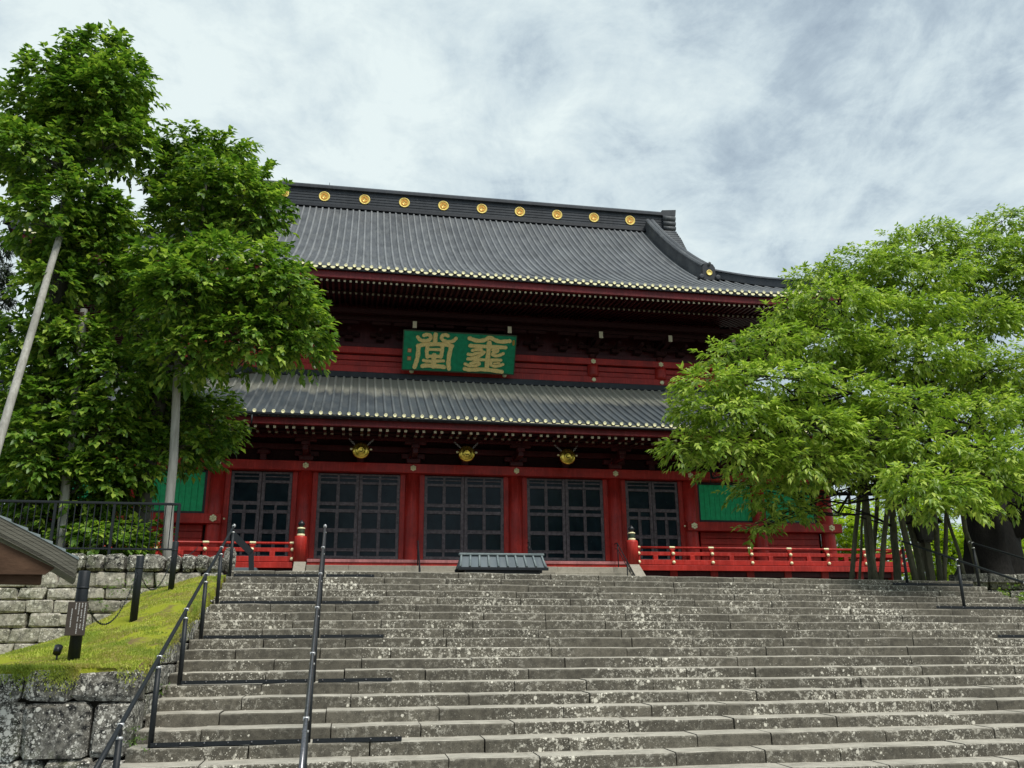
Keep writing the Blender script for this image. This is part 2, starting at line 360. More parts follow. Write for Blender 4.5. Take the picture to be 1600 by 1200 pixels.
def world_thing(name, label, cat, group=None, loc=(0, 0, 0)):
    return empty(name, loc, None, label=label, cat=cat, group=group)
def at_base(root):
    """children were modelled in world coordinates: keep them where they are under a root at its base"""
    for ch in root.children: ch.matrix_parent_inverse = Matrix.Translation(-root.location)

LOBES_A= [(-11.98, -15.5, 16.93, 0.74, 0.74, 0.61), (-12.88, -15.4, 16.17, 0.88, 0.88, 0.55), (-11.19, -15.9, 15.78, 0.67, 0.67, 0.74), (-11.86, -15.6, 15.42, 1.09, 1.09, 0.71), (-13.7, -15.1, 15.16, 0.88, 0.88, 0.71), (-12.22, -15.1, 14.73, 1.29, 1.1, 0.65), (-12.87, -16.0, 13.46, 0.94, 0.94, 0.57), (-10.98, -16.0, 14.11, 0.59, 0.59, 0.69), (-13.53, -16.1, 13.6, 0.55, 0.55, 0.6), (-11.92, -15.7, 12.36, 1.11, 1.1, 0.54), (-12.42, -16.2, 11.62, 0.8, 0.8, 0.55), (-11.19, -15.7, 11.97, 0.69, 0.69, 0.57), (-11.77, -15.4, 11.18, 1.0, 1.0, 0.57), (-12.09, -15.9, 10.16, 0.67, 0.67, 0.46), (-11.11, -15.4, 10.7, 0.66, 0.66, 0.57), (-12.4, -15.5, 8.89, 0.8, 0.8, 0.55), (-11.32, -15.6, 8.58, 0.93, 0.93, 0.63), (-12.6, -15.5, 7.74, 0.65, 0.65, 0.54), (-10.44, -15.9, 7.88, 0.81, 0.81, 0.64), (-11.87, -15.1, 7.25, 1.04, 1.04, 0.68), (-12.26, -15.9, 6.26, 0.69, 0.69, 0.56), (-10.7, -15.4, 6.58, 1.05, 1.05, 0.67), (-11.89, -15.7, 5.64, 0.83, 0.83, 0.52), (-10.84, -15.4, 5.42, 0.97, 0.97, 0.53), (-10.07, -15.5, 5.73, 0.62, 0.62, 0.46), (-11.89, -15.3, 4.74, 0.7, 0.7, 0.5), (-11.28, -15.2, 4.1, 0.64, 0.64, 0.38), (-10.19, -15.9, 3.96, 0.68, 0.68, 0.41), (-9.7, -15.7, 4.06, 0.51, 0.51, 0.4), (-12.39, -15.1, 4.91, 0.58, 0.58, 0.5), (-10.49, -15.0, 4.66, 0.63, 0.63, 0.58), (-11.15, -14.8, 4.37, 0.59, 0.59, 0.46)]
LOBES_B= [(-9.33, -13.9, 15.1, 1.18, 1.18, 0.46), (-9.93, -14.0, 14.23, 0.8, 0.8, 0.76), (-8.57, -14.7, 13.57, 1.28, 1.28, 0.86), (-7.66, -15.1, 12.76, 0.74, 0.74, 0.75), (-9.41, -14.3, 12.93, 1.09, 1.09, 0.77), (-7.88, -16.4, 10.49, 1.22, 1.22, 0.77), (-6.88, -16.7, 9.76, 1.0, 1.0, 0.72), (-8.92, -16.9, 9.71, 0.98, 0.98, 0.7), (-6.18, -16.6, 8.84, 0.69, 0.69, 0.55), (-9.63, -16.5, 10.66, 0.56, 0.56, 0.55), (-7.39, -16.8, 8.62, 0.98, 0.98, 0.54), (-10.23, -14.8, 9.87, 0.74, 0.74, 0.58), (-8.69, -16.6, 8.3, 0.8, 0.8, 0.46), (-9.13, -14.0, 7.65, 0.89, 0.89, 0.63), (-8.31, -14.4, 7.07, 0.59, 0.59, 0.62), (-8.96, -14.8, 6.46, 0.66, 0.66, 0.46), (-9.64, -14.8, 7.92, 0.63, 0.63, 0.54), (-9.79, -14.6, 6.8, 0.55, 0.55, 0.54)]
LOBES_R= [(17.35, -13.0, 15.66, 0.94, 0.85, 0.41), (13.9, -13.0, 14.58, 1.52, 1.37, 0.44), (16.05, -13.0, 14.34, 1.64, 1.47, 0.56), (10.96, -14.0, 13.14, 1.33, 1.19, 0.33), (9.17, -14.0, 12.61, 0.71, 0.64, 0.29), (12.47, -14.0, 12.75, 1.9, 1.71, 0.48), (16.59, -13.0, 13.23, 1.62, 1.46, 0.67), (8.43, -16.0, 10.83, 1.49, 1.34, 0.4), (6.93, -16.0, 10.5, 0.5, 0.45, 0.21), (11.1, -15.0, 10.98, 1.75, 1.58, 0.49), (14.3, -14.0, 11.44, 1.71, 1.54, 0.6), (5.93, -17.0, 9.33, 0.82, 0.73, 0.25), (8.07, -16.0, 9.5, 1.41, 1.27, 0.42), (10.62, -16.0, 9.4, 1.61, 1.45, 0.46), (13.97, -15.0, 9.5, 1.44, 1.29, 0.56), (4.72, -17.0, 8.84, 0.69, 0.62, 0.21), (3.69, -18.0, 7.7, 0.9, 0.81, 0.28), (5.54, -18.0, 7.82, 1.25, 1.12, 0.4), (7.86, -17.0, 7.9, 1.17, 1.06, 0.37), (3.23, -18.0, 7.04, 0.6, 0.54, 0.25), (4.28, -18.0, 6.87, 1.22, 1.1, 0.37), (6.18, -18.0, 6.67, 1.24, 1.11, 0.37), (8.78, -18.0, 7.29, 1.12, 1.01, 0.38), (11.75, -17.0, 7.5, 1.36, 1.23, 0.44), (3.01, -18.0, 6.12, 0.59, 0.53, 0.3), (4.2, -18.0, 5.97, 1.07, 0.96, 0.36), (5.99, -18.0, 5.74, 1.08, 0.97, 0.34), (7.75, -18.0, 6.27, 0.95, 0.86, 0.35), (8.44, -19.0, 6.14, 0.77, 0.7, 0.28), (10.18, -19.0, 5.89, 0.99, 0.9, 0.31), (12.01, -18.0, 6.57, 0.61, 0.55, 0.52), (5.44, -17.0, 5.31, 0.77, 0.69, 0.29), (5.99, -17.0, 4.81, 0.56, 0.51, 0.23), (5.18, -17.0, 4.4, 0.35, 0.32, 0.16), (7.3, -20.0, 5.2, 0.55, 0.5, 0.21), (8.19, -20.0, 4.89, 0.69, 0.62, 0.19), (10.35, -19.0, 5.43, 0.78, 0.7, 0.28), (8.67, -16.0, 6.0, 0.96, 0.86, 0.28), (8.48, -15.0, 6.68, 1.0, 0.9, 0.33), (7.53, -20.0, 4.7, 0.65, 0.59, 0.26), (8.44, -20.0, 4.54, 0.59, 0.53, 0.18), (11.45, -18.0, 5.16, 0.54, 0.48, 0.29), (10.91, -17.0, 5.99, 0.94, 0.84, 0.34), (13.52, -16.0, 6.44, 0.67, 0.6, 0.39), (9.77, -16.0, 6.42, 0.89, 0.8, 0.35), (11.38, -12.0, 10.77, 1.19, 1.07, 0.58), (14.82, -12.0, 10.03, 1.4, 1.26, 0.59), (8.22, -14.0, 8.34, 1.41, 1.27, 0.43), (10.9, -13.0, 8.3, 1.12, 1.01, 0.55)]
POLES_R=[
( (8.24, -15.63, 3.1) , (9.54, -14.92, 7.26) , 0.06 ),
( (8.88, -14.95, 3.1) , (9.91, -14.22, 6.43) , 0.035 ),
( (8.56, -16.22, 3.1) , (9.08, -15.52, 7.0) , 0.06 ),
( (9.76, -14.06, 3.1) , (10.44, -13.32, 6.88) , 0.065 ),
( (9.13, -15.04, 3.1) , (10.52, -14.32, 7.17) , 0.06 ),
( (8.8, -16.03, 3.1) , (10.09, -15.32, 6.7) , 0.065 ),
( (9.72, -15.43, 3.1) , (10.4, -14.72, 6.98) , 0.095 ),
( (9.66, -16.32, 3.1) , (9.77, -15.62, 6.76) , 0.08 ),
( (10.62, -15.24, 3.1) , (10.79, -14.52, 6.52) , 0.085 ),
( (11.59, -13.82, 3.1) , (12.76, -12.52, 6.88) , 0.06 ),
( (10.68, -15.84, 3.1) , (11.42, -15.12, 6.17) , 0.07 ),
( (11.3, -15.15, 3.1) , (12.44, -14.42, 6.47) , 0.06 ),
( (10.78, -16.75, 3.1) , (11.15, -15.82, 5.39) , 0.045 ),
( (10.99, -16.95, 3.1) , (11.36, -16.12, 5.84) , 0.065 ),
]

# ================================================================== GROUND AND STAIRS
SY, ST, SZ, SH = -18.61, .4375, 3.164, .15226
XL, XR = -7.12, 9.55
def sag(x, n): 
    t = max(0.0, x+4); k = .0085*(1-n/20.0)+.0022
    return -t*k
b = MB()
b.grid(lambda x, y: (x, y, -.06), np.linspace(-600, 600, 3), [-600, -400, -200, -60, -27.9]); ground = build('ground', b, M['gravel'], kind='structure')
b = MB()   # upper terrace, behind the stair head and the retaining walls
b.grid(lambda x, y: (x, y, 3.12-.10*max(0, min(1, (x+4)/14))*(1 if y < -10 else 0)), [-600, -100, -40, -20, -13, -7.2, -4, 0, 4, 9.4, 14, 20, 40, 100, 600], [-18.3, -14, -9.9, -5, 0, 30, 100, 600]); build('terrace_ground', b, M['gravel'], kind='structure')
stairs = empty('stone_staircase', (1.2, -23, 0), kind='structure')
b = MB()   # packed core behind the blocks
for n in range(21):
    b.hexa([(XL, SY-n*ST+.30, -.5), (XR, SY-n*ST+.30, -.5), (XR, SY-n*ST+.9, -.5), (XL, SY-n*ST+.9, -.5),
            (XL, SY-n*ST+.30, SZ-n*SH-.05), (XR, SY-n*ST+.30, SZ-n*SH-.05+sag(XR, n)), (XR, SY-n*ST+.9, SZ-n*SH-.05+sag(XR, n)), (XL, SY-n*ST+.9, SZ-n*SH-.05)])
build('rubble_core', b, M['joint'], stairs, kind='stuff')
cnt = 0
for n in range(21):
    x = XL-.0 if n % 2 else XL-.0
    y0 = SY-n*ST; z1 = SZ-n*SH
    first = True
    while x < XR-.05:
        L = random.uniform(.95, 1.75) if not first else random.uniform(.6, 1.5)
        first = False
        x1 = min(XR, x+L)
        if XR-x1 < .4: x1 = XR
        dy = random.uniform(-.012, .010); dz = random.uniform(-.007, .006); g = random.uniform(.004, .010)
        mb = MB()
        # cut into three lengths so that the trodden nosing wavers
        k = 4; xs = [x+g+(x1-x-2*g)*i/k for i in range(k+1)]
        nose = [random.uniform(-.007, .007) for _ in xs]; wear = [random.uniform(-.006, .004) for _ in xs]
        c = .024
        prof = []
        for i, xx in enumerate(xs):
            e = .010 if i in (0, k) else 0
            zt = z1+dz+sag(xx, n)+wear[i]; yf = y0+dy+nose[i]
            prof.append([(xx, yf+e, z1-SH-.03+sag(xx, n)), (xx, yf+e, zt-c-e), (xx, yf+c*.35+e, zt-c*.3-e), (xx, yf+c*1.3, zt-e*.5), (xx, yf+.50, zt+.004), (xx, yf+.50, z1-SH)])
        vs = [p for r in prof for p in r]; F = []
        for i in range(k):
            for j in range(5): F.append((i*6+j, (i+1)*6+j, (i+1)*6+j+1, i*6+j+1))
        F += [tuple(range(6)), tuple(k*6+j for j in range(6))]
        mb.add(vs, F)
        build('step_stone', mb, M['step'], stairs); cnt += 1
        x = x1
print('step stones', cnt)
at_base(stairs)
# paved strip at the stair head
b = MB()
for i, x in enumerate(np.arange(XL, XR, 1.3)): b.cbox(x+.006, min(x+1.294, XR), SY+.51, SY+1.5, 2.9, SZ-.02+sag(x, 0), .01)
build('stair_head_paving', b, M['step'], kind='structure')

# ------------------------------------------------------------------ retaining walls
def block(corners8, jit=.012, ch=.03, mat_='wall', parent=None, name='stone'):
    """rough chamfered stone from 8 corners (bottom 4 then top 4), outer faces pulled in"""
    c = [Vector(v) for v in corners8]; mb = MB(); P = []
    idx = [(0, 0, 0), (1, 0, 0), (1, 1, 0), (0, 1, 0), (0, 0, 1), (1, 0, 1), (1, 1, 1), (0, 1, 1)]
    look = {t: c[i] for i, t in enumerate(idx)}
    def pt(sx, sy, sz, k):
        v = look[(sx, sy, sz)].copy()
        for ax in range(3):
            if ax == k: continue
            o = [sx, sy, sz]; o[ax] = 1-o[ax]; d = look[tuple(o)]-look[(sx, sy, sz)]
            v += d.normalized()*min(ch*random.uniform(.6, 1.5), d.length*.3)
        return v+Vector((random.uniform(-jit, jit), random.uniform(-jit, jit), random.uniform(-jit, jit)))
    # faces: for every axis k, inset quad of each side; chamfers by convex hull
    import bmesh
    bm = bmesh.new()
    for t in look:
        for k in range(3): bm.verts.new(pt(*t, k))
    bmesh.ops.convex_hull(bm, input=bm.verts)
    me = bpy.data.meshes.new(name); bm.to_mesh(me); bm.free(); me.materials.append(M[mat_])
    o = bpy.data.objects.new(name, me); COL.objects.link(o)
    if parent: o.parent = parent
    return o
# low wall in the left foreground: big face stones
FW = world_thing('retaining_wall', 'low wall of big black and white lichened blocks at the lower left, below the moss bank', 'wall', loc=(-9, -25.5, 0))
def face_row(rows, y0, depth, parent, mat_, jit=.012, ch=.03, gap=.012, bulge=.03):
    for z0, z1, xs in rows:
        for a, c_ in zip(xs[:-1], xs[1:]):
            f = random.uniform(-bulge, bulge*.3); g = gap
            s1, s2 = random.uniform(-.04, .04), random.uniform(-.04, .04); zq = random.uniform(-.012, .012)
            block([(a+g+s1, y0+f, z0+g), (c_-g+s1, y0+f, z0+g), (c_-g, y0+depth, z0+g), (a+g, y0+depth, z0+g), (a+g+s2, y0+f, z1-g+zq), (c_-g+s2, y0+f, z1-g-zq), (c_-g, y0+depth, z1-g), (a+g, y0+depth, z1-g)], jit, ch, mat_, parent)
face_row([(1.06, 1.42, [-10.6, -9.9, -9.2, -8.38, -7.86, -7.14]), (.44, 1.06, [-10.7, -9.8, -9.05, -8.32, -7.60, -7.13]), (-.02, .44, [-10.6, -9.7, -8.85, -8.06, -7.52, -7.12]), (-.4, -.02, [-10.7, -9.6, -8.7, -8.0, -7.12])], -25.72, .6, FW, 'wall', .020, .05, .004)
b = MB(); b.box(-12, -7.25, -25.58, -25.2, -.5, 1.33); build('earth_core', b, M['joint'], FW)
at_base(FW)
# flank wall that climbs beside the steps
SWL = world_thing('flank_wall', 'narrow stone wall climbing beside the steps under the left handrail', 'wall', loc=(-7.3, -22, 0))
def topline(y): return 1.40+(y+25.7)/7.1*(2.84-1.40)
b = MB(); b.hexa([(-7.50, -25.2, -.4), (-7.20, -25.2, -.4), (-7.20, -18.6, -.4), (-7.50, -18.6, -.4), (-7.5, -25.2, topline(-25.2)-.1), (-7.2, -25.2, topline(-25.2)-.1), (-7.2, -18.6, topline(-18.6)-.1), (-7.5, -18.6, topline(-18.6)-.1)]); build('earth_core', b, M['joint'], SWL)
zc = .0; row = 0
while zc < 3.1:
    h = random.uniform(.30, .40); y = -25.11 if row % 2 else -24.9
    ys = [-25.10]
    while ys[-1] < -18.6: ys.append(ys[-1]+random.uniform(.45, .8))
    for a, c_ in zip(ys[:-1], ys[1:]):
        c_ = min(c_, -18.55)
        if c_-a < .15: continue
        ta, tb = min(zc+h, topline(a)), min(zc+h, topline(c_))
        if tb-zc < .08: continue
        ta = max(ta, zc+.05)
        # skip stones wholly under the steps
        if zc+h < SZ-(SY-a)/ST*SH-.35: continue
        g = .008
        block([(-7.34, a+g, zc+g), (-7.135, a+g, zc+g), (-7.135, c_-g, zc+g), (-7.34, c_-g, zc+g), (-7.34, a+g, ta-g), (-7.135, a+g, ta-g), (-7.135, c_-g, tb-g), (-7.34, c_-g, tb-g)], .008, .022, 'wall', SWL)
    zc += h; row += 1
at_base(SWL)
# tall wall behind the moss bank
UW = world_thing('terrace_wall', 'pale weathered masonry wall behind the moss bank, carrying the black railing', 'wall', loc=(-10, -18.3, 1))
def rowx(x0, x1, a, b_):
    xs = [x0]
    while xs[-1] < x1-.25: xs.append(min(x1, xs[-1]+random.uniform(a, b_)))
    if x1-xs[-1] > .02: xs[-1] = x1
    return xs
cop = [-15.2, -14.7, -14.1, -13.5, -12.9, -12.3, -11.75, -11.2, -10.7, -10.2, -9.83, -9.46, -9.08, -8.75, -8.36, -8.06, -7.78, -7.52, -7.24]
face_row([(3.12, 3.47, cop)], -18.66, .5, UW, 'wall', .018, .055, .012, .035)
z = 3.12; rows = []
while z > .5:
    h = random.uniform(.23, .33); rows.append((z-h, z, rowx(-15.3+random.uniform(0, .3), -7.24, .38, .72))); z -= h
face_row(rows, -18.60, .4, UW, 'wall_pale', .017, .03, .007, .03)
b = MB(); b.box(-15.2, -7.3, -18.45, -17.9, .2, 3.36); build('earth_core', b, M['joint'], UW)
build('end_stone', MB().lathe([(.02, -.26), (.08, -.24), (.12, -.15), (.13, 0), (.12, .15), (.08, .24), (.02, .26)], (-7.17, -18.25, 3.40), 12), M['wall'], UW)
at_base(UW)
# right side: mirrored low wall beyond the last step and a planted bank
RW = world_thing('stone_kerb_wall', 'low lichened stone wall at the far right of the stair head, under the old tree', 'wall', loc=(11, -18.3, 2.4))
face_row([(2.86, 3.24, [9.55, 10.3, 11.1, 11.9, 12.8, 13.6, 14.5]), (2.5, 2.86, [9.55, 10.1, 10.8, 11.7, 12.5, 13.3, 14.4])], -18.2, .5, RW, 'wall', .012, .03)
rows = []; z = 2.5
while z > .2: rows.append((z-.3, z, rowx(9.55, 14.4, .4, .8))); z -= .3
face_row(rows, -18.16, .3, RW, 'wall', .01, .03); b = MB(); b.box(9.6, 14.4, -18.0, -17.7, 0, 3.1); build('earth_core', b, M['joint'], RW)
at_base(RW)

# ------------------------------------------------------------------ moss bank
XB = [-15, -12.2, -11.1, -10.1, -9.2, -8.65, -7.7, -7.2]; ZB = [.7, .95, 1.15, 1.55, 2.25, 2.75, 3.02, 3.06]
def mossz(x, y):
    zb = float(np.interp(x, XB, ZB)); t = (y+25.7)/7.1
    return 1.44+(zb-1.44)*t**(1.0+.35*max(0, min(1, -(x+7.6))))+.035*math.sin(x*5.1+y*2)*math.sin(y*3.3+x)*min(1, t*6+.1)
b = MB(); b.grid(lambda x, y: (x, y, mossz(x, y)), np.linspace(-14.5, -7.17, 90), np.linspace(-25.68, -18.62, 90)); ys_ = np.linspace(-25.68, -18.62, 90); b.grid(lambda k, y: (-7.17+.025*min(k, 1), y, mossz(-7.17, y)-k/3*(.09+.26*(y+25.7)/7.1)), [0, 1, 3], ys_); b.grid(lambda x, k: (x, -25.68-.03*min(k, 1), mossz(x, -25.68)-.05*k), np.linspace(-14.5, -7.17, 60), [0, 1, 2]); build('moss_bank', b, M['moss_bed'], kind='structure')
mr = np.random.RandomState(5); N = 120000
x = mr.uniform(-12.2, -7.17, N); y = -25.72+7.1*mr.uniform(0, 1, N)**1.25
x = np.where(y < -22.5, mr.uniform(-9.6, -7.16, N), x)
keep = (np.sin(x*2.3+y*1.1)+np.sin(x*1.1-y*2.7+1)+.7*np.sin(x*7+y*5)+.5*np.sin(x*13-y*11)) < .75+mr.uniform(-.7, .6, N)
x, y = x[keep], y[keep]; n = len(x)
z = np.array([mossz(a, c_) for a, c_ in zip(x, y)])
# a few tufts hang over the front edge
hx = mr.uniform(-1, 1, 2600)*.16+mr.choice([-7.93, -7.99, -8.32, -8.46, -7.2], 2600, p=[.4, .25, .15, .1, .1]); hz = 1.47-np.abs(mr.normal(0, .10, 2600)); hy = -25.77-mr.uniform(0, .04, 2600)
# and over the flank wall
sy_ = mr.uniform(-25.4, -21.5, 3200); sx_ = -7.13+mr.uniform(-.04, .03, 3200); sz_ = np.array([mossz(-7.18, v) for v in sy_])+.0-np.abs(mr.normal(0, .11, 3200))
x = np.concatenate([x, hx, sx_]); y = np.concatenate([y, hy, sy_]); z = np.concatenate([z, hz, sz_]); n = len(x)
ang = mr.uniform(0, 2*PI, n); ln = mr.uniform(.012, .05, n)*(.7+.5*np.sin(x*3.1+y*2.2)**2); wd = mr.uniform(.003, .008, n); tilt = mr.uniform(.2, 1.2, n)
dx, dy, dz = np.cos(ang)*np.sin(tilt), np.sin(ang)*np.sin(tilt), np.cos(tilt); px_, py_ = -np.sin(ang), np.cos(ang)
V = np.stack([np.stack([x-px_*wd, y-py_*wd, z-.004], 1), np.stack([x+px_*wd, y+py_*wd, z-.004], 1), np.stack([x+dx*ln*.6+px_*wd, y+dy*ln*.6+py_*wd, z+dz*ln*.7], 1), np.stack([x+dx*ln, y+dy*ln, z+dz*ln*.9], 1)], 1).reshape(-1, 3)
k = np.arange(n)[:, None]*4; F = np.concatenate([k+[0, 1, 2], k+[0, 2, 3]], 0)
raw_mesh('moss', V, F, M['moss'], kind='stuff', label='bright yellow green moss and grass covering the bank above the low wall', cat='moss')

# ================================================================== FOLIAGE GENERATOR
def leaves(base, dirn, nrm, L, W, droop, fold=.18):
    """arrays (n,3),(n,3),(n,3),(n,),(n,) -> verts, tris of folded pointed leaves"""
    d = dirn/np.linalg.norm(dirn, axis=1, keepdims=True); s = np.cross(d, nrm); s /= np.linalg.norm(s, axis=1, keepdims=True)+1e-9; u = np.cross(s, d)
    L = L[:, None]; W = W[:, None]
    p0 = base; p1 = base+d*L*.42+s*W*.5+u*W*fold; p2 = base+d*L*.46-u*L*.02; p3 = base+d*L*.42-s*W*.5+u*W*fold; p4 = base+d*L-u*L*droop
    V = np.stack([p0, p1, p2, p3, p4], 1).reshape(-1, 3); k = np.arange(len(base))[:, None]*5
    return V, np.concatenate([k+[0, 1, 2], k+[1, 4, 2], k+[0, 2, 3], k+[2, 4, 3]], 0)
def crown(lobes, dens, leafL, leafW, seed, spread=.28, per=8, droop=.12, bright_top=True, shell=.5, hang=.3):
    r = np.random.RandomState(seed); Bs = []; Ds = []; Ns = []; Ls = []; Ws = []
    for (cx, cy, cz, rx, ry, rz) in lobes:
        area = rx*rz*PI+rx*ry*PI*.7; ns = max(6, int(dens*area))
        v = r.normal(size=(ns, 3)); v /= np.linalg.norm(v, axis=1, keepdims=True)
        v[:, 2] = np.where(r.uniform(size=ns) < .30, np.abs(v[:, 2]), v[:, 2])
        rad = shell+(1.06-shell)*r.uniform(size=(ns, 1))**.55
        # lumpy outline
        lump = 1+.13*np.sin(v[:, :1]*5+cx)+.13*np.sin(v[:, 1:2]*6+cz*2)+.10*np.sin(v[:, 2:]*7+cy)
        c0 = np.array([cx, cy, cz])+v*rad*lump*np.array([rx, ry, rz])
        out = v*np.array([1, 1, .35])+r.normal(size=(ns, 3))*.35; out[:, 2] += .10-hang*(1-v[:, 2])*.35
        out /= np.linalg.norm(out, axis=1, keepdims=True)
        side = np.cross(out, np.array([0, 0, 1.0])); side /= np.linalg.norm(side, axis=1, keepdims=True)+1e-9
        for i in range(per):
            t = (i+.5)/per; sg = 1 if i % 2 else -1
            b0 = c0+out*(t*spread)+r.normal(size=(ns, 3))*.018; b0[:, 2] -= t*t*spread*.25
            d = out*(.55+.5*t)+side*sg*(.85-.5*t)+r.normal(size=(ns, 3))*.22; d[:, 2] -= hang*r.uniform(.3, 1.3, ns)
            nn = np.stack([r.normal(size=ns)*.33+v[:, 0]*.25, r.normal(size=ns)*.33+v[:, 1]*.25, np.ones(ns)], 1)
            Bs.append(b0); Ds.append(d); Ns.append(nn); q = r.uniform(.7, 1.15, ns)*(1-.25*abs(t-.6)); Ls.append(leafL*q); Ws.append(leafW*q)
    return leaves(np.concatenate(Bs), np.concatenate(Ds), np.concatenate(Ns), np.concatenate(Ls), np.concatenate(Ws), droop)
def limb(p, q, r0, r1, sagz=0.0, n=6, wob=.12, seed=0):
    rr = random.Random(seed); p, q = Vector(p), Vector(q); L = (q-p).length; pts = []
    for i in range(n+1):
        t = i/n; v = p.lerp(q, t); m_ = math.sin(t*PI)
        v += Vector((rr.uniform(-1, 1), rr.uniform(-1, 1), rr.uniform(-.6, .6)))*wob*L*.2*m_+Vector((0, 0, sagz*m_)); pts.append(v)
    return pts, [r0+(r1-r0)*(i/n) for i in range(n+1)]
def tree(name, label, cat, base, trunk_pts, trunk_r, lobes, leafm, barkm, dens, leafL, leafW, seed, group=None, branch_r=.07, minz=-9, **kw):
    t = world_thing(name, label, cat, group, base)
    b = MB()
    tps = [Vector(p) for p in trunk_pts]; fp, fr = [], []
    for i_ in range(len(tps)-1):
        for f in (0, .2, .4, .6, .8): fp.append(tps[i_].lerp(tps[i_+1], f)); fr.append(trunk_r[i_]*(1-f)+trunk_r[i_+1]*f)
    fp.append(tps[-1]); fr.append(trunk_r[-1]); nn_ = 28 if trunk_r[0] > .5 else 12; b.tube(fp, fr, nn_)
    for i_, p in enumerate(fp):
        for j in range(nn_):
            v = Vector(b.v[i_*nn_+j]); a_ = 2*PI*j/nn_; d_ = v-p
            q_ = 1+.10*math.sin(a_*5+p.z*.7)+.07*math.sin(a_*9-p.z*1.9+seed)+.05*math.sin(a_*14+p.z*4.1)+(.35*max(0, 1-i_/4)*(.5+.5*math.sin(a_*4)) if nn_ > 20 else 0)
            b.v[i_*nn_+j] = tuple(p+d_*q_)
    build('trunk', b, M[barkm], t, fix=False)
    tp = [Vector(p) for p in trunk_pts]
    for i, (cx, cy, cz, rx, ry, rz) in enumerate(lobes):
        c = Vector((cx, cy, cz))
        cand = []
        for k_ in range(len(tp)-1):
            for f in (0, .25, .5, .75, 1):
                q = tp[k_].lerp(tp[k_+1], f)
                if q.z < minz: continue
                cand.append(((q-c).length+.9*max(0, q.z-c.z+.25*math.hypot(q.x-c.x, q.y-c.y)), q, trunk_r[k_]*(1-f)+trunk_r[k_+1]*f))
        cand.sort(key=lambda a: a[0]); q, rr_ = cand[0][1], cand[0][2]
        b = MB(); pts, rad = limb(q, c, min(branch_r*(1+.06*(c-q).length), rr_*.8), .010, .12, 7, .9, seed*31+i); b.tube(pts, rad, 7)
        r2 = random.Random(seed*77+i)
        for _ in range(4):
            e = c+Vector((r2.uniform(-1, 1)*rx, r2.uniform(-1, 1)*ry, r2.uniform(-.2, .9)*rz))*.9; s_ = pts[r2.choice([3, 4, 5, 6])]
            p2, ra2 = limb(s_, e, .022, .007, .04, 4, .6, seed*7+i*9+_); b.tube(p2, ra2, 5)
        build('branch', b, M[barkm], t, fix=False)
    V, F = crown(lobes, dens, leafL, leafW, seed, **kw)
    raw_mesh('crown', V, F, M[leafm], t, kind='stuff')
    at_base(t); return t

# ================================================================== THE HALL
H = world_thing('temple_hall', 'two-storey red temple hall with dark ribbed roofs and gilt fittings, above the stone steps', 'temple', loc=(0, 12, 3.12))
COLX = [-16.93, -13.6, -10.28, -6.75, -2.25, 2.25, 6.75, 10.28, 13.6, 16.93]
# gilt six-petal flower fitting
def flower_mb(r=.135):
    b = MB(); 
    for k in range(6):
        a = k*PI/3+PI/6; b.lathe([(r*.40, 0), (r*.36, .022), (r*.2, .034), (.004, .038)], (math.cos(a)*r*.60, 0, math.sin(a)*r*.60), 10, 'y')
    b.lathe([(r*.36, 0), (r*.34, .045), (r*.18, .062), (.003, .066)], (0, 0, 0), 10, 'y'); return b
flower0 = build('flower_fitting', flower_mb(), M['gold_pale']); used_f = [False]
ball0 = build('gilt_knob', MB().lathe([(.072, 0), (.070, .03), (.05, .055), (.004, .066)], (0, 0, 0), 12, 'y'), M['gold_pale']); used_b = [False]
def place(proto, used, loc, parent, scale=None):
    if not used[0]:
        used[0] = True; o = proto; o.location = loc; o.parent = parent
        if scale: o.scale = scale
        return o
    return inst(proto, loc, None, parent, scale)

# body walls
b = MB(); b.box(-16.7, 16.7, .55, 24, 3.0, 10.6); build('wall', b, M['red_shade'], H)
b = MB(); b.box(-13.7, 13.7, 3.1, 21, 13.6, 18.2); build('wall', b, M['red_shade'], H)
# lower columns, front row and the two sides
cproto = None
for x in COLX:
    o = build('column', MB().lathe([(.34, 0), (.33, .3), (.315, 2), (.30, 5.0)], (x, .30, 4.6), 24), M['red'], H)
for s in (-1, 1):
    for y in (4, 8, 12, 16, 20, 23.7): build('column', MB().lathe([(.34, 0), (.30, 5.0)], (s*16.63, y, 4.6), 18), M['red'], H)
# horizontal beams
def beam(x0, x1, y0, y1, z0, z1, m='red', c=.015, name='beam'): return build(name, MB().cbox(x0, x1, y0, y1, z0, z1, c), M[m], H)
beam(-17.4, 17.4, -.06, .42, 8.86, 9.26)                       # lintel that carries the flowers
beam(-17.2, 17.2, .10, .5, 9.78, 10.02, 'red_shade')
beam(-10.6, 10.6, .12, .52, 5.05, 5.24, 'red_shade', name='door_sill')
for s in (-1, 1):
    x0, x1 = sorted((s*9.98, s*17.45)); beam(x0, x1, -.10, .42, 6.58, 6.98)           # lower beam of the end bays
    x0, x1 = sorted((s*10.2, s*17.0)); beam(x0, x1, .02, .42, 5.0, 5.2)
for x in COLX[2:-2]: place(flower0, used_f, (x, -.065, 9.07), H)
for x in (-16.93, -10.28, 10.28, 16.93): place(flower0, used_f, (x, -.105, 6.79), H, (1.15, 1, 1.15))
for s in (-1, 1):   # little gilt bracket-shaped fitting beside the beam nose
    build('beam_nose_fitting', MB().lathe([(.05, 0), (.045, .03), (.004, .05)], (s*9.86, -.02, 6.78), 6, 'y'), M['gold_pale'], H)
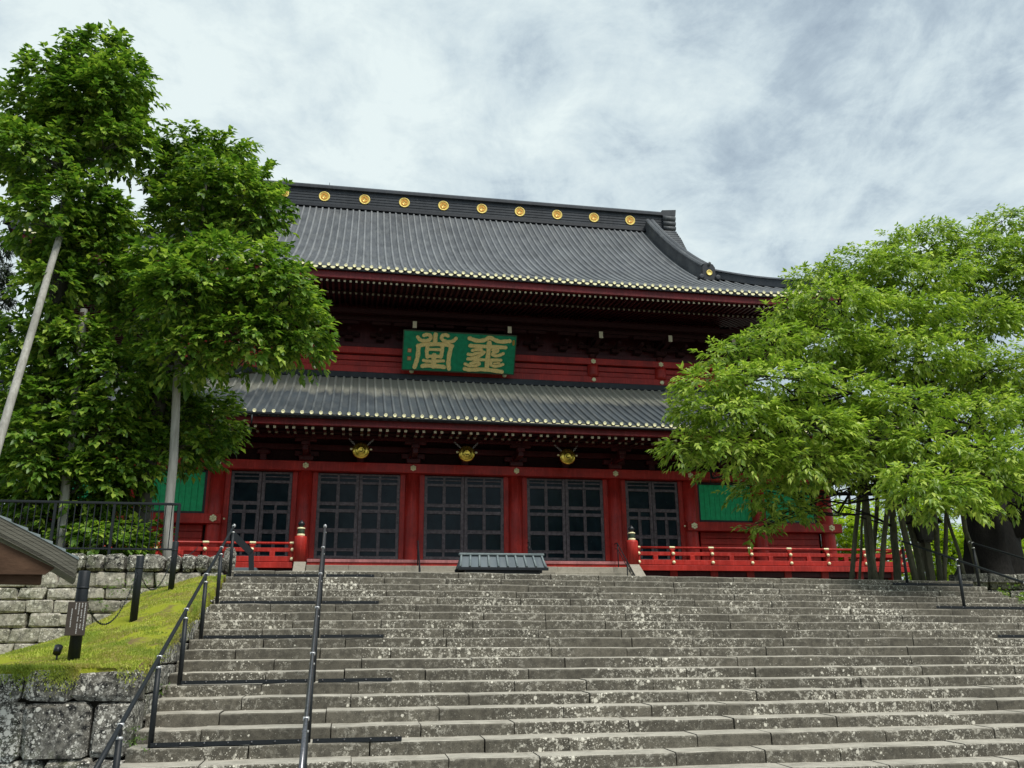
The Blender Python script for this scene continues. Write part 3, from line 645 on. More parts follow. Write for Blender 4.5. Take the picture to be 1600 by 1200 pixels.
# jambs beside each column
for i, x in enumerate(COLX[2:-2]):
    for s in (-1, 1):
        if (x < -10 and s < 0) or (x > 10 and s > 0): continue
        a, c_ = sorted((x+s*.30, x+s*.52)); beam(a, c_, .24, .50, 5.2, 8.86, 'red', name='door_jamb')
# end bays: green boards above, red boards below
for s in (-1, 1):
    for x0, x1 in ((10.28, 13.6), (13.6, 16.93)):
        a, c_ = sorted((s*(x0+.5), s*(x1-.5))); a -= .05; c_ += .05
        if x0 < 11: a, c_ = sorted((s*(x0+.42), s*(x1+.0)))
        else: a, c_ = sorted((s*(x0+.0), s*(x1-.42)))
        fr = build('panel_frame', MB().box(a, c_, .36, .47, 7.02, 7.13).box(a, c_, .36, .47, 8.75, 8.86).box(a, a+.11, .36, .47, 7.13, 8.75).box(c_-.11, c_, .36, .47, 7.13, 8.75), M['black'], H)
        n = 11; w_ = (c_-a-.22)/n; bp = build('green_board', MB().cbox(.004, w_-.004, .40, .46, 7.13, 8.75, .006), M['green'], fr); bp.location.x = a+.11
        for k in range(1, n): inst(bp, (a+.11+k*w_, 0, 0), None, fr)
        nb = 5; z = 5.2; hh = (6.58-5.2)/nb
        for k in range(nb): build('wall_board', MB().cbox(a+.02, c_-.02, .34+.004*(k % 2), .5, z+k*hh+.005, z+(k+1)*hh-.005, .012), M['red'], H)
        m_, m2 = sorted((s*(x0+.29), s*(x0+.42))) if x0 < 11 else sorted((s*(x1-.42), s*(x1-.29)))
        beam(m_, m2, .26, .5, 6.98, 8.86, 'red', name='post_strip')
    a, c_ = sorted((s*10.57, s*16.64)); beam(a, c_, .30, .5, 6.975, 7.02, 'red', .005)

# doors
def door_leaf(x0, x1, z0, z1, cols, parent):
    w_ = x1-x0; h = z1-z0; st = .115; d = MB(); y0, y1 = .30, .40
    d.box(x0, x0+st, y0, y1, z0, z1); d.box(x1-st, x1, y0, y1, z0, z1)
    # band tops/bottoms as fractions from the top
    wide = [(0, .020), (.045, .058), (.095, .118), (.345, .378), (.422, .455), (.655, .688), (.885, .912), (.965, 1.0)]
    narrow = [(0, .022), (.050, .062), (.100, .125), (.355, .390), (.448, .480), (.682, .715), (.892, .915), (.965, 1.0)]
    rows = wide if cols == 'wide' else narrow
    for i, (a, c_) in enumerate(rows): 
        yy = y0+.006+(.012 if i in (1, 6) else 0); d.box(x0+st, x1-st, yy, y1-.004, z1-c_*h, z1-a*h)
    xm = (x0+x1)/2; panes = []
    for i in range(len(rows)-1):
        a, c_ = rows[i][1], rows[i+1][0]; zt, zb = z1-a*h, z1-c_*h
        split = (cols == 'wide') or i >= 3
        if split:
            d.box(xm-.045, xm+.045, y0+.010, y1-.006, zb, zt); panes += [(x0+st, xm-.045, zb, zt), (xm+.045, x1-st, zb, zt)]
        else: panes += [(x0+st, x1-st, zb, zt)]
        # thin raised fillets round each opening
    for (a, c_, zb, zt) in panes:
        if zt-zb > .25:
            e = .022
            d.box(a, a+e, y0-.008, y0+.05, zb, zt); d.box(c_-e, c_, y0-.008, y0+.05, zb, zt); d.box(a+e, c_-e, y0-.008, y0+.05, zb, zb+e); d.box(a+e, c_-e, y0-.008, y0+.05, zt-e, zt)
    leaf = build('door', d, M['door_frame'], parent)
    for (a, c_, zb, zt) in panes:
        ty = random.uniform(-.003, .003); tz = random.uniform(-.003, .003)
        build('pane', MB().add([(a-.01, .352+ty, zb-.005), (c_+.01, .352-ty, zb-.005), (c_+.01, .352-ty+tz, zt+.005), (a-.01, .352+ty+tz, zt+.005), (a-.01, .37, zb-.005), (c_+.01, .37, zb-.005), (c_+.01, .37, zt+.005), (a-.01, .37, zt+.005)],
              [(0, 1, 2, 3), (4, 7, 6, 5), (0, 4, 5, 1), (1, 5, 6, 2), (2, 6, 7, 3), (3, 7, 4, 0)]), M['pane'], leaf)
    return leaf
for cx, hw, kind in ((-8.515, 1.235, 'narrow'), (-4.5, 1.73, 'wide'), (0, 1.73, 'wide'), (4.5, 1.73, 'wide'), (8.515, 1.235, 'narrow')):
    door_leaf(cx-hw, cx-.012, 5.25, 8.82, kind, H); door_leaf(cx+.012, cx+hw, 5.25, 8.82, kind, H)

# ------------------------------------------------------------------ veranda
b = MB()
b.box(-19.13, 19.13, -2.1, .5, 4.70, 4.955); b.box(-19.13, -16.7, .5, 26, 4.70, 4.955); b.box(16.7, 19.13, .5, 26, 4.70, 4.955)
build('veranda_floor', b, M['red_shade'], H)
nb = 30
for s in (-1, 1):     # edge boards each side of the steps
    a, c_ = sorted((s*6.9, s*19.17)); build('edge_board', MB().cbox(a, c_, -2.22, -2.10, 4.64, 4.86, .012), M['red'], H)
    x_, x2 = sorted((s*19.13, s*19.25)); build('edge_board', MB().cbox(x_, x2, -2.10, 26, 4.64, 4.86, .012), M['red'], H)
build('threshold_board', MB().cbox(-6.38, 6.38, -2.26, -2.08, 4.87, 4.985, .01), M['pink'], H)
build('threshold_board', MB().cbox(-6.38, 6.38, -2.22, -2.09, 4.735, 4.866, .006), M['red'], H)
RP = [6.95, 8.45, 10.17, 11.93, 13.70, 15.43, 17.17, 18.93]
def railing(sgn):
    root = build('railing', MB().tube([(sgn*6.8, -2.0, 5.60), (sgn*19.45, -2.0, 5.60)], .048, 10), M['red'], H)
    a, c_ = sorted((sgn*6.85, sgn*19.35))
    build('mid_rail', MB().cbox(a, c_, -2.06, -1.95, 5.27, 5.42, .01), M['red'], root)
    build('bottom_rail', MB().cbox(a, c_, -2.12, -1.93, 4.885, 5.09, .012), M['red'], root)
    for i, x in enumerate(RP):
        X = sgn*x
        build('post', MB().cbox(X-.075, X+.075, -2.10, -1.94, 4.87, 5.46, .008).cbox(X-.055, X+.055, -2.055, -1.945, 5.425, 5.50, .006).cbox(X-.11, X+.11, -2.07, -1.93, 5.49, 5.55, .01), M['red'], root)
        build('gilt_saddle', MB().cbox(X-.13, X+.13, -2.066, -1.936, 5.565, 5.652, .03), M['gold_pale'], root)
        place(ball0, used_b, (X, -2.118, 5.345), root); place(ball0, used_b, (X, -2.135, 4.99), root)
        if i < len(RP)-1:
            xm = sgn*(x+RP[i+1])/2; build('baluster', MB().cbox(xm-.10, xm+.10, -2.07, -1.95, 5.09, 5.28, .008), M['red'], root)
    build('rail_end_cap', MB().tube([(sgn*19.42, -2.0, 5.60), (sgn*19.56, -2.0, 5.60)], .055, 10), M['gold_pale'], root)
    # return along the side
    X = sgn*18.95
    build('rail_return', MB().tube([(X, -2.3, 5.60), (X, 25.8, 5.60)], .048, 8).cbox(X-.055, X+.055, -2.0, 25.8, 5.27, 5.42, .01).cbox(X-.09, X+.09, -2.0, 25.8, 4.885, 5.09, .01), M['red'], root)
    for y in np.arange(-.3, 25, 1.75): build('post', MB().cbox(X-.075, X+.075, y-.075, y+.075, 4.87, 5.58, .008), M['red'], root)
    return root
railing(-1); railing(1)
# newels with onion caps
def newel(x):
    o = build('newel_post', MB().lathe([(.245, 0), (.245, .92), (.225, .98), (.18, .995)], (x, -2.2, 4.86), 20), M['red'], H)
    build('gilt_band', MB().lathe([(.145, 0), (.15, .02), (.15, .07), (.14, .085)], (x, -2.2, 5.85), 18), M['gold_pale'], o)
    build('cap_drum', MB().lathe([(.13, 0), (.135, .05), (.135, .16), (.13, .2)], (x, -2.2, 5.93), 18), simple_green, o)
    build('gilt_band', MB().lathe([(.145, 0), (.15, .02), (.15, .05), (.10, .07)], (x, -2.2, 6.12), 18), M['gold_pale'], o)
    build('onion_finial', MB().lathe([(.07, 0), (.075, .04), (.125, .10), (.13, .15), (.10, .21), (.04, .25), (.012, .30)], (x, -2.2, 6.19), 18), M['black'], o)
simple_green = simple('verdigris_bronze', (.05, .075, .045), .45, .4, .5, 20, .3, .1)
newel(-6.66); newel(6.66)
# struts, and a box in shade colour for the dark void under the veranda
b = MB(); b.box(-18.9, 18.9, -1.1, .5, 3.0, 4.7); build('veranda_void', b, M['shade_wood'], H)
for x in COLX+[-15.3, -11.9, -8.5, 8.5, 11.9, 15.3, -18.6, 18.6]:
    if abs(x) < 6.5: continue
    build('veranda_strut', MB().cbox(x-.16, x+.16, -1.95, -1.63, 3.05, 4.70, .01), M['red'], H)
for s in (-1, 1):
    a, c_ = sorted((s*6.9, s*18.8)); build('veranda_girder', MB().cbox(a, c_, -1.9, -1.7, 4.42, 4.64, .01), M['red_shade'], H)
# stone steps up to the veranda with sloping side blocks
for k in range(7):
    z1 = 4.73-k*.235; y0 = -2.26-.34*(k+1)
    xs = rowx(-6.38, 6.38, 1.4, 2.4)
    for a, c_ in zip(xs[:-1], xs[1:]): build('step_slab', MB().cbox(a+.003, c_-.003, y0, y0+.5, z1-.25, z1+random.uniform(-.003, .003), .012), M['stone_clean'], H)
for s in (-1, 1):
    a, c_ = sorted((s*6.40, s*6.84)); build('stair_cheek', MB().hexa([(a, -4.9, 3.0), (c_, -4.9, 3.0), (c_, -2.0, 3.0), (a, -2.0, 3.0), (a, -4.9, 3.25), (c_, -4.9, 3.25), (c_, -2.45, 4.86), (a, -2.45, 4.86)]).box(a, c_, -2.449, -1.95, 3.0, 4.86), M['stone_clean'], H)

# ------------------------------------------------------------------ under the lower eaves
def dark_beams():
    for x in COLX:
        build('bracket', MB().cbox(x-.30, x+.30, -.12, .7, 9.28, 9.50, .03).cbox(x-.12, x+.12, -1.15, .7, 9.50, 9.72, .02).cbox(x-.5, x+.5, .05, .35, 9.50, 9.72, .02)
              .cbox(x-.17, x+.17, -1.2, -.86, 9.72, 9.88, .02).cbox(x-.17, x+.17, .0, .34, 9.60, 9.80, .02).cbox(x-.45, x+.45, -1.14, -.92, 9.88, 10.02, .02), M['red_shade'], H)
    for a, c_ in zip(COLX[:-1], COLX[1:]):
        xm = (a+c_)/2; build('frog_leg_strut', MB().cbox(xm-.14, xm+.14, .05, .4, 9.27, 9.8, .02).cbox(xm-.26, xm+.26, -.0, .4, 9.55, 9.72, .02), M['red_shade'], H)
    build('eave_purlin', MB().cbox(-17.9, 17.9, -1.14, -.92, 10.02, 10.18, .01), M['red_shade'], H)
    build('frieze_board', MB().box(-16.9, 16.9, .40, .54, 9.26, 10.6), M['shade_wood'], H)
dark_beams()

# ------------------------------------------------------------------ roofs
def make_roof(name, XE, YF, YB, z0, z1, L, aa, Smax, Hup, pitch, matr, Xmain, capm):
    """XE half width at the eave, YF/YB front and back eave; profile rises z0..z1 over L; hips at 45 degrees"""
    def prof(s): t = s/L; return z0+(z1-z0)*(aa*t+(1-aa)*t*t)
    def Z(s, a):   # s inward distance, a distance from the corner along the eave
        return prof(s)+Hup*max(0.0, 1-a/7.0)**3*max(0.0, 1-s/8.0)
    root = empty(name, (0, 0, 0), H)
    surf = MB(); th = .10
    if Xmain:                       # gabled main slopes
        for sg, ye in ((1, YF), (-1, YB)):
            surf.grid(lambda x, s: (x, ye+sg*s, Z(s, XE-abs(x))), np.linspace(-Xmain, Xmain, 61), np.linspace(0, Smax, 24))
    else:
        for sg, ye in ((1, YF), (-1, YB)):
            surf.grid(lambda u, s: (u*(XE-s), ye+sg*s, Z(s, XE-abs(u*(XE-s)))), np.concatenate([np.linspace(-1, -.6, 13), np.linspace(-.5, .5, 5), np.linspace(.6, 1, 13)]), np.linspace(0, Smax, 14))
    SM = Smax if not Xmain else XE-Xmain+.55
    for sg in (-1, 1):
        surf.grid(lambda u, s: (sg*(XE-s), (YF+YB)/2+u*((YB-YF)/2-s), Z(s, min((YB-YF)/2+u*((YB-YF)/2-s), 1e9)-0 if False else min(abs((YF+YB)/2+u*((YB-YF)/2-s)-YF), abs(YB-((YF+YB)/2+u*((YB-YF)/2-s)))))),
                  np.concatenate([np.linspace(-1, -.5, 15), np.linspace(-.4, .4, 5), np.linspace(.5, 1, 15)]), np.linspace(0, SM, 10))
        if Xmain:   # corner triangles of front and back beyond the gabled part
            for s2, ye in ((1, YF), (-1, YB)):
                surf.grid(lambda u, s: (sg*((Xmain-.0)+u*(XE-s-Xmain)), ye+s2*s, Z(s, XE-abs((Xmain)+u*(XE-s-Xmain)))), np.linspace(0, 1, 12), np.linspace(0, XE-Xmain, 10))
    build('roof_sheathing', surf, matr, root, fix=False)
    return root, Z, prof

def ribs_front(root, Z, XE, YF, pitch, smax_fn, matr, r=.062, seg=16, cap_r=.072):
    """round battens, each its own object, with a gilt disc at its foot and a gilt pendant between"""
    n = int((XE-.15)/pitch)
    for k in range(-n, n+1):
        x = k*pitch; sm = smax_fn(x)
        if sm < .25: continue
        ss = np.linspace(-.03, sm, max(4, int(seg*sm/14)+4)); a = XE-abs(x); b = MB(); vs = []; m_ = 7
        for s in ss:
            z = Z(max(s, 0), a); dzds = (Z(max(s, 0)+.05, a)-Z(max(s, 0), a))/.05; nl = math.hypot(1, dzds)
            for j in range(m_):
                t = PI*j/(m_-1); lx = math.cos(t)*r; lh = math.sin(t)*r*1.25+.004
                vs.append((x+lx, YF+s-dzds/nl*lh, z+lh/nl))
        F = [(i*m_+j, i*m_+j+1, (i+1)*m_+j+1, (i+1)*m_+j) for i in range(len(ss)-1) for j in range(m_-1)]
        b.add(vs, F, True); rib = build('tile_rib', b, matr, root, fix=False)
        z = Z(0, a)
        if k == -n or not hasattr(ribs_front, 'cap'+str(cap_r)):
            setattr(ribs_front, 'cap'+str(cap_r), build('end_disc', MB().lathe([(cap_r, 0), (cap_r, .03), (cap_r*.78, .034), (cap_r*.72, .022), (cap_r*.3, .026), (.004, .034)], (0, 0, 0), 14, 'y'), M['gold_pale'], root))
            setattr(ribs_front, 'pen'+str(cap_r), build('eave_pendant', MB().prism([(-.105, .0), (-.09, -.05), (-.045, -.078), (0, -.086), (.045, -.078), (.09, -.05), (.105, 0), (.06, .018), (0, .022), (-.06, .018)], -.012, .02), M['gold_pale'], root))
            c0 = getattr(ribs_front, 'cap'+str(cap_r)); c0.location = (x, YF-.035, z+.03); p0 = getattr(ribs_front, 'pen'+str(cap_r)); p0.location = (x+pitch/2, YF-.01, z-.055+.02)
        else:
            inst(getattr(ribs_front, 'cap'+str(cap_r)), (x, YF-.035, z+.03), None, root)
            if k < n: inst(getattr(ribs_front, 'pen'+str(cap_r)), (x+pitch/2, YF-.01, z-.045), None, root)

def side_ribs(root, Z, XE, YF, YB, pitch, SM, matr, sg, r=.06):
    b = MB(); n = int((YB-YF)/pitch)
    for k in range(1, n):
        y = YF+k*pitch; a = min(y-YF, YB-y); sm = min(SM, a)
        if sm < .2: continue
        ss = np.linspace(-.03, sm, 7); m_ = 5; vs = []
        for s in ss:
            z = Z(max(s, 0), a); dz = (Z(max(s, 0)+.05, a)-z)/.05; nl = math.hypot(1, dz)
            for j in range(m_):
                t = PI*j/(m_-1); vs.append((sg*(XE-s)+sg*dz/nl*math.sin(t)*r*1.2, y+math.cos(t)*r, z+math.sin(t)*r*1.2/nl))
        b.add(vs, [(i*m_+j, i*m_+j+1, (i+1)*m_+j+1, (i+1)*m_+j) for i in range(len(ss)-1) for j in range(m_-1)], True)
    build('side_tile_ribs', b, matr, root, fix=False, kind='stuff')
    c = MB()
    for k in range(1, n):
        y = YF+k*pitch; c.lathe([(.07, -.0), (.07, .03), (.004, .035)], (sg*(XE+.03), y, Z(0, min(y-YF, YB-y))+.03), 8, 'x')
    build('side_end_discs', c, M['gold_pale'], root, kind='stuff')

def eave_under(root, Z, XE, YF, YB, drop, tipA, zA, tipB, zB, slopeA, slopeB, pit, pair, bodyY, bodyX, sz=(.10, .10), red='red', redz=(.0, .0)):
    """two tiers of rafters with cream ends, a red edge board, black tile batten; all four sides as needed"""
    up = lambda a: Z(0, a)-Z(0, 99)
    def side_pts(side, a, s, z):      # a: coordinate along the eave from centre, s: inward distance
        if side == 'F': return (a, YF+s, z)
        sg = -1 if side == 'L' else 1
        return (sg*(XE-s), (YF+YB)/2+a, z)
    for side in ('F', 'L', 'R'):
        half = XE if side == 'F' else (YB-YF)/2
        rafA = MB(); capA = MB(); rafB = MB(); capB = MB(); bd = MB(); bat = MB(); sof = MB()
        # boards following the upturn
        aas = np.concatenate([-half+np.linspace(0, 7, 12), np.linspace(-half+8, half-8, 4), half-np.linspace(7, 0, 12)])
        def strip(mb, s0, s1, z0, z1):
            k = len(mb.v)
            for a in aas:
                lim = half-abs(a); u = up(lim); aa_ = max(-half+s0*1.0, min(half-s0*1.0, a)); ab = max(-half+s1, min(half-s1, a))
                mb.v += [side_pts(side, aa_, s0, z0+u), side_pts(side, aa_, s0, z1+u), side_pts(side, ab, s1, z1+u), side_pts(side, ab, s1, z0+u)]
            for i in range(len(aas)-1):
                for j in range(4): mb.f.append((k+i*4+j, k+(i+1)*4+j, k+(i+1)*4+(j+1) % 4, k+i*4+(j+1) % 4)); mb.sm.append(False)
        ze = Z(0, 99)
        strip(bat, .02, .30, ze-.16, ze-.01); build('eave_batten', bat, M['black'], root)
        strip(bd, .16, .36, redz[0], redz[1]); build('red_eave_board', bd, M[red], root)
        # soffit boards
        k = 0
        for (s0, s1, za, zb) in ((.2, tipB+.5, zA+.09+.05, zA+.09+slopeA*(tipB+.3)), (tipB+.45, bodyY, zB+.14+slopeB*.2, zB+.14+slopeB*(bodyY-tipB))):
            us = np.linspace(-1, 1, 41)
            sof.grid(lambda u, t: side_pts(side, u*(half-(s0+(s1-s0)*t)), s0+(s1-s0)*t, za+(zb-za)*t+up((half-(s0+(s1-s0)*t))*(1-abs(u))+ (s0+(s1-s0)*t))*(1-t*.8)), us, [0, .5, 1])
        build('soffit_boards', sof, M['shade_wood'], root, fix=False)
        n = int((half-.3)/pit)
        for k in range(-n, n+1):
            offs = (-.135, .135) if pair else (0,)
            for o_ in offs:
                a = k*pit+o_
                lim = half-abs(a)
                if lim < .35: continue
                u = up(lim)
                def raf(mb, cp, tip, z, sl, s_end, fade=1.0):
                    if lim < tip+.1: return
                    s1 = min(s_end, lim); w2, h = sz[0]/2, sz[1]
                    P = [side_pts(side, a-w2, tip, z+u), side_pts(side, a+w2, tip, z+u), side_pts(side, a+w2, s1, z+u+sl*(s1-tip)), side_pts(side, a-w2, s1, z+u+sl*(s1-tip))]
                    Q = [(p[0], p[1], p[2]+h) for p in P]; mb.hexa(P+Q)
                    e = .012; w3 = w2*.93
                    P = [side_pts(side, a-w3, tip-e, z+u+.004), side_pts(side, a+w3, tip-e, z+u+.004), side_pts(side, a+w3, tip+.001, z+u+.004), side_pts(side, a-w3, tip+.001, z+u+.004)]
                    Q = [(p[0], p[1], p[2]+h-.008) for p in P]; cp.hexa(P+Q)
                raf(rafA, capA, tipA, zA, slopeA, tipB+.6); raf(rafB, capB, tipB, zB, slopeB, bodyY)
        build('flying_rafters', rafA, M['red_shade'], root, kind='stuff'); build('flying_rafter_ends', capA, M['cream'], root, kind='stuff')
        build('base_rafters', rafB, M['red_shade'], root, kind='stuff'); build('base_rafter_ends', capB, M['cream_dim'], root, kind='stuff')
        ed = MB(); strip(ed, tipA+.06, tipA+.20, zA+.10, zA+.16); strip(ed, tipB+.04, tipB+.22, zB+.10, zB+.17); build('rafter_ledger', ed, M['shade_wood'], root)

# lower roof
LR, ZL, _ = make_roof('lower_roof', 20.13, -3.2, 27.2, 10.50, 13.98, 6.2, .86, 6.25, .85, .36, M['roof_low'], None, None)
ribs_front(LR, ZL, 20.13, -3.2, .36, lambda x: min(6.1, 20.13-abs(x)-.12), M['rib_low'], .062, 30, .073)
for sg in (-1, 1): side_ribs(LR, ZL, 20.13, -3.2, 27.2, .36, 6.0, M['roof_low'], sg)
eave_under(LR, ZL, 20.13, -3.2, 27.2, .2, .36, 9.955, 1.25, 10.03-.06, .10, .14, .728, True, 3.9, 3.9, (.115, .105), 'red_half_shade', (10.09, 10.36))
for sg in (-1, 1):
    pts = [(sg*(20.2-s), -3.27+s, ZL(s, s)+.16) for s in np.linspace(0, 6.2, 12)]; build('hip_ridge', MB().tube(pts, [.15]*12, 8), M['ridge'], LR, fix=False)
# gutter pipe
build('gutter', MB().tube([(-9.9, -3.34, 10.40), (20, -3.34, 10.30)], .055, 8), M['black_steel'], LR)
for x in (-8.7, 9.0): build('gutter_outlet', MB().tube([(x, -3.34, 10.36), (x, -3.34, 9.97)], .035, 8), M['black_steel'], LR)
# upper roof
UR, ZU, PU = make_roof('upper_roof', 19.13, -1.7, 25.7, 17.52, 27.35, 13.4, .64, 13.7, .95, .36, M['roof'], 13.6, None)
ribs_front(UR, ZU, 19.13, -1.7, .365, lambda x: 13.35 if abs(x) < 13.0 else (5.1 if abs(x) < 13.65 else 19.13-abs(x)-.15), M['rib'], .062, 30, .0731)
for sg in (-1, 1): side_ribs(UR, ZU, 19.13, -1.7, 25.7, .365, 5.8, M['rib'], sg)
eave_under(UR, ZU, 19.13, -1.7, 25.7, .2, .34, 16.93, 1.60, 16.90, .10, .22, .25, False, 4.8, 5.4, (.095, .10), 'red_half_shade', (17.06, 17.36))
# gable ends, ridge
for sg in (-1, 1):
    pr = [(-1.7+s, ZU(s, 5)-.02) for s in np.linspace(4.4, 13.7, 12)]; back = [(24-y+0, z) for y, z in pr][::-1][1:]
    poly = pr+[(24-y, z) for y, z in pr[::-1][1:]]
    build('gable_wall', MB().prism(poly, sg*12.8, sg*13.0, 'x'), M['red_shade'], UR)
    for sy in (1, -1):   # barge boards under the verge
        pts = [(s, ZU(s, 5)) for s in np.linspace(4.2, 13.7, 14)]
        pol = [((-1.7+s) if sy > 0 else 25.7-s, z-.08) for s, z in pts]+[((-1.7+s) if sy > 0 else 25.7-s, z-.55) for s, z in pts[::-1]]
        build('barge_board', MB().prism(pol, sg*13.50, sg*13.62, 'x'), M['red'], UR)
        # descending ridge with its end tile
        dd = [s for s in np.linspace(5.22, 13.5, 24)]; P = []
        YY = lambda s: -1.7+s if sy > 0 else 25.7-s
        prof8 = [(-.27, -.05), (-.25, .62), (-.31, .64), (-.31, .72), (-.24, .79), (-.13, .82), (-.04, .78), (0, .73), (.04, .78), (.13, .82), (.24, .79), (.31, .72), (.31, .64), (.25, .62), (.27, -.05)]
        vs = []
        for s in dd:
            z = ZU(s, 6); dz = (ZU(s+.05, 6)-z)/.05; nl = math.hypot(1, dz)
            for (px, ph) in prof8: vs.append((sg*13.30+px, YY(s)-(1 if sy > 0 else -1)*dz/nl*ph, z+ph/nl))
        m8 = len(prof8); F = [(i*m8+j, i*m8+j+1, (i+1)*m8+j+1, (i+1)*m8+j) for i in range(len(dd)-1) for j in range(m8-1)]+[tuple(range(m8))]
        build('descending_ridge', MB().add(vs, F), M['roof'], UR)
        # verge barrels lying across the rake
        if sy > 0:
            for i, s in enumerate(np.linspace(8.2, 13.1, 17)):
                xv = float(np.interp(s, [8, 12, 13.1], [13.85, 14.85, 15.0]))
                z = ZU(s, 6); dz = (ZU(s+.05, 6)-z)/.05; nl = math.hypot(1, dz)
                y = YY(s)-dz/nl*.10; zz_ = z+.14/nl+.03
                build('verge_tile', MB().tube([(sg*13.4, y, zz_), (sg*xv, y, zz_-.02)], .15, 10), M['roof'], UR)
                build('verge_disc', MB().lathe([(.15, 0), (.15, sg*.03), (.06, sg*.035), (.004, sg*.03)], (sg*xv, y, zz_-.02), 12, 'x'), M['ridge'], UR)
    # hip ridge
    ss = np.linspace(0, 6.0, 14); vs = []
    pr = [(-.20, -.02), (-.17, .36), (-.22, .41), (0, .56), (.22, .41), (.17, .36), (.20, -.02)]
    for s in ss:
        z = ZU(s, s)
        for (px, ph) in pr: vs.append((sg*(19.2-s)+sg*px*.707, -1.77+s+px*.707, z+ph))
    m8 = len(pr); build('hip_ridge', MB().add(vs, [(i*m8+j, i*m8+j+1, (i+1)*m8+j+1, (i+1)*m8+j) for i in range(len(ss)-1) for j in range(m8-1)]+[tuple(range(m8))]), M['ridge'], UR)
    # demon tile at the foot of the descending ridge
    o = build('ridge_end_tile', MB().prism([(-.60, 0), (-.60, .20), (-.42, .28), (-.36, .16), (-.35, .72), (-.24, .90), (0, .97), (.24, .90), (.35, .72), (.36, .16), (.42, .28), (.60, .20), (.60, 0)], 2.90, 3.10), M['black'], UR)
    o.location = (sg*13.30, 0, ZU(4.7, 6)+.02)
    for q in (-.45, .45): build('round_scroll', MB().lathe([(.15, 0), (.15, .12), (.08, .14), (.01, .13)], (sg*13.30+q, 2.94, ZU(4.7, 6)+.16), 12, 'y'), M['ridge'], UR)
    build('crest_medallion', MB().lathe([(.16, 0), (.16, .03), (.13, .035), (.12, .015), (.004, .02)], (sg*13.30, 2.89, ZU(4.7, 6)+.42), 18, 'y'), M['gold'], UR)
    build('bird_tile', MB().tube([(sg*13.30, 3.02, ZU(4.7, 6)+.80), (sg*13.30+.05, 2.80, ZU(4.7, 6)+.98)], [.10, .07], 8), M['roof'], UR)
ridge = build('main_ridge', MB().prism([(11.62, 27.30), (12.38, 27.30), (12.38, 28.45), (12.55, 28.50), (12.55, 28.66), (12.45, 28.75), (12.30, 28.86), (12, 28.90), (11.70, 28.86), (11.55, 28.75), (11.45, 28.66), (11.45, 28.50), (11.62, 28.45)], -14.25, 14.25, 'x'), M['ridge'], UR)
for z in (27.52, 27.70, 27.88, 28.06, 28.24): build('ridge_course', MB().box(-14.24, 14.24, 11.595, 11.615, z, z+.13), M['ridge'], ridge)
build('ridge_foot', MB().cbox(-14.1, 14.1, 11.40, 11.66, 27.22, 27.42, .02), M['black'], ridge)
for sg in (-1, 1):
    build('ridge_horn', MB().hexa([(sg*14.25, 11.5, 28.48), (sg*15.15, 11.5, 28.55), (sg*15.15, 12.5, 28.55), (sg*14.25, 12.5, 28.48), (sg*14.25, 11.5, 28.88), (sg*15.2, 11.5, 28.98), (sg*15.2, 12.5, 28.98), (sg*14.25, 12.5, 28.88)]), M['ridge'], ridge)
    for i, (z, r_) in enumerate(((28.30, .20), (27.95, .17), (27.62, .15))): build('end_roll', MB().tube([(sg*14.26, 11.55, z), (sg*15.1, 11.55, z)], r_, 12), M['roof'], ridge)
    build('ridge_end_block', MB().cbox(sg*14.45-.2, sg*14.45+.2, 11.62, 12.38, 27.3, 28.5, .03), M['black'], ridge)
build('lightning_rod', MB().tube([(-7.0, 12, 28.85), (-7.0, 12, 29.2)], [.03, .012], 6), M['black_steel'], ridge)
# eleven medallions with a three-comma crest
def comma(b, a0):
    pts = []; n = 9
    for i in range(n+1):
        t = i/n; r_ = .10+.085*t**.7; a = a0+t*2.3; pts.append((r_*math.cos(a), r_*math.sin(a), .062*(1-t)**.75+.006))
    vs = []
    for (x_, z_, w_) in pts:
        l = math.hypot(x_, z_); ux, uz = x_/l, z_/l; vs += [(x_-ux*w_, -.050, z_-uz*w_), (x_+ux*w_, -.050, z_+uz*w_), (x_-ux*w_, -.02, z_-uz*w_), (x_+ux*w_, -.02, z_+uz*w_)]
    F = []
    for i in range(n): k = i*4; F += [(k, k+4, k+5, k+1), (k, k+2, k+6, k+4), (k+1, k+5, k+7, k+3)]
    F.append((0, 1, 3, 2)); b.add(vs, F)
med0 = None
for k in range(-5, 6):
    loc = (k*2.437*.9905, 11.60, 28.0)
    if med0 is None:
        med0 = build('ridge_medallion', MB().lathe([(.33, 0), (.33, .035), (.30, .048), (.275, .045), (.265, .022), (.004, .022)], (0, 0, 0), 28, 'y'), M['gold'], UR); med0.location = loc
        cb = MB(); [comma(cb, a) for a in (0.3, 2.4, 4.5)]; cm = build('crest_commas', cb, M['gold_deep'], med0)
    else:
        m2 = inst(med0, loc, None, UR); inst(cm, (0, 0, 0), None, m2)

